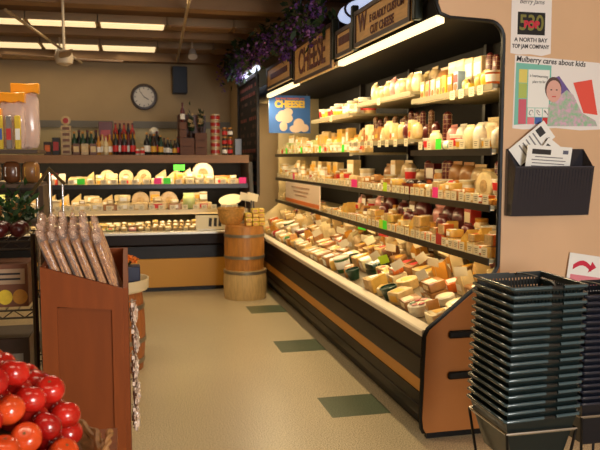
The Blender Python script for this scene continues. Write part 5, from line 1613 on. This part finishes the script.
for k in range(6):
    o = thing('stacked_tin', (bx(215), 8.9, TZ + k * .083), '%s red and white tin from the bottom of the column by the crates' % nth(k + 1), 'tin', 'column of red and white tins')
    m = MB(); m.lathe([(.055, TZ + k * .083 + .001), (.058, TZ + k * .083 + .004), (.058, TZ + k * .083 + .078), (.055, TZ + k * .083 + .0815)], cm('beige'), 22, c=(bx(215), 8.9, 0)); m.build('tin_body', o)
    m = MB(); m.lathe([(.0585, TZ + k * .083 + .02), (.0592, TZ + k * .083 + .02), (.0592, TZ + k * .083 + .062), (.0585, TZ + k * .083 + .062)], cm('red'), 22, c=(bx(215), 8.9, 0)); m.build('red_band', o)
for r in range(2):
    for k in range(3):
        put('jar', ('dark brown', 'black', 'brown')[(k + r) % 3], 2, (bx(224.5 + r * 5.8), 8.88 , TZ + .001 + k * .1125 * 1.0), (0, 0, PI / 2), 1.0, 'in two stacks by the tin column', r * 3 + k, Gt, end='stack bottom')
top_box('carton', bx(235), bx(242), 8.85, 9.0, TZ, TZ + .2, 'black', 'black carton at the right end of the back case top')

# baskets and yellow packets on the honey barrel
BXX, BYY = 1.085, 7.99
t = thing('wicker_basket', (BXX, BYY, .813), 'round woven wicker basket on the honey coloured barrel', 'basket')
m = MB()
pr = [(.10, .813), (.125, .85), (.142, .92), (.148, .985), (.136, .985), (.13, .92), (.112, .855), (.02, .84)]
m.lathe(pr, mat('honey wicker', (204, 150, 70), .6, noise=.3, nscale=40), 60, c=(BXX, BYY, 0), mod=lambda a, j: 1 + .02 * math.sin(a * 15 + (j % 2) * PI)); m.build('woven_body', t)
m = MB(); m.tube([(BXX + .145 * math.cos(k * PI / 20), BYY + .145 * math.sin(k * PI / 20), .988 + .004 * math.sin(k * 2)) for k in range(40)], .010, MATS['honey wicker'], 6, closed=True); m.build('braided_rim', t)
m = MB(); m.lathe([(.205, .801), (.205, .811)], YELW, 40, c=(1.215, 7.87, 0)); tag(m.build('barrel_lid'), 'round wooden lid closing the honey coloured barrel', 'lid')
for r in range(4):
    for cx_ in range(3):
        for cy_ in range(2):
            if r == 3 and cx_ == 0: continue
            x, y = 1.245 + .073 * cx_ + R.uniform(-.004, .004), 7.745 + .074 * cy_ + .03 * (cx_ == 2)
            z = .8125 + .0475 * r
            o = MB(); o.box((0, 0, .022), (.066, .066, .044), cm('yellow' if (r + cx_) % 3 else 'golden'), .005); o.box((-.0, -.0335, .022), (.046, .001, .024), cm('golden' if (r + cx_) % 3 else 'yellow'))
            o = o.build('cracker_packet'); o.location = (x, y, z); o.rotation_euler = (0, 0, R.uniform(-.03, .03))
            reg(o, '%s packet' % ('yellow' if (r + cx_) % 3 else 'golden'), '%s layer, %s file on the honey barrel' % (nth(r + 1), 'near' if cy_ == 0 else 'rear'), x, 'packet', 'yellow packets piled on the barrel', 'left')
for (x, y, z, lb) in ((1.33, 7.99, .814, 'white tag standing behind the yellow packets on the honey barrel'), (1.255, 8.02, .814, 'white tag on a pin right of the wicker basket on the honey barrel')):
    o = thing('price_card', (x, y, z), lb, 'price card')
    m = MB(); m.box((x, y, z + .30), (.13, .003, .085), CARD, rot=(-.15, .25, 0)); m.build('card', o)
    m = MB(); m.tube([(x, y + .006, z), (x, y + .006, z + .30)], .004, STEEL, 6); m.build('pin', o)

write_labels()
# every single-mesh thing gets its origin at the middle of its own base
for o in list(COL.objects):
    if o.parent is None and o.type == 'MESH' and o.get('kind') != 'structure' and o.location.length < 1e-6 and o.data.users == 1:
        vs = [v.co for v in o.data.vertices]
        b0 = Vector(((min(v.x for v in vs) + max(v.x for v in vs)) / 2, (min(v.y for v in vs) + max(v.y for v in vs)) / 2, min(v.z for v in vs)))
        o.data.transform(Matrix.Translation(-b0))
        for ch in o.children: ch.data.transform(Matrix.Translation(-b0))
        o.location = b0

# ------------------------------------------------------------------ light
W = bpy.data.worlds.new('World'); SC.world = W
W.use_nodes = True
W.node_tree.nodes['Background'].inputs['Color'].default_value = (.75, .85, 1, 1)
W.node_tree.nodes['Background'].inputs['Strength'].default_value = .9
area('window daylight', (1.95, YF + .03, 1.7), (2.1, 3.0, 1.5), 1.6, 1.6, 230, (1.0, .97, .94))
for y in (8.5, 10.25):
    for x in (-2.19, -1.44, -.69, .06):
        area('troffer glow', (x + (0 if y < 9 else -.04), y, ZC - .115), (x, y - .01, 0), .68, .48, 1.8, (1.0, .80, .52))
for x, y, e in ((-2.4, 1.5, 9), (-.4, .8, 10), (1.4, 1.0, 7), (-2.0, 4.2, 9), (-.1, 4.4, 24), (.2, 6.6, 12)):  # fill added overhead without fixtures, to brighten floor, bin and signs
    area('added room fill', (x, y, ZC - .14), (x, y - .01, 0), 1.1, .3, e, (1.0, .80, .54))
area('board lamp glow', (1.47, 9.25, 2.60), (1.2, 9.25, 2.0), 1.2, .05, 3, (.9, .94, 1.0))

# ------------------------------------------------------------------ camera
f = 720.0
cam = bpy.data.cameras.new('camera')
cam.sensor_width = 36
cam.lens = f / 600 * 36
cam.clip_end = 60
cam.dof.use_dof = True
cam.dof.focus_distance = 3.2
cam.dof.aperture_fstop = 6.3
co = bpy.data.objects.new('camera', cam); COL.objects.link(co)
ph = math.atan(67 / f)
th = math.atan(170 * math.cos(ph) / f)
co.location = (0, 0, 1.55)
co.rotation_euler = (PI / 2 - ph, 0, -th)
SC.camera = co
SC.view_settings.view_transform = 'Standard'
SC.view_settings.look = 'None'
SC.view_settings.gamma = 1
SC.view_settings.exposure = 0.0
SC.view_settings.use_curve_mapping = False
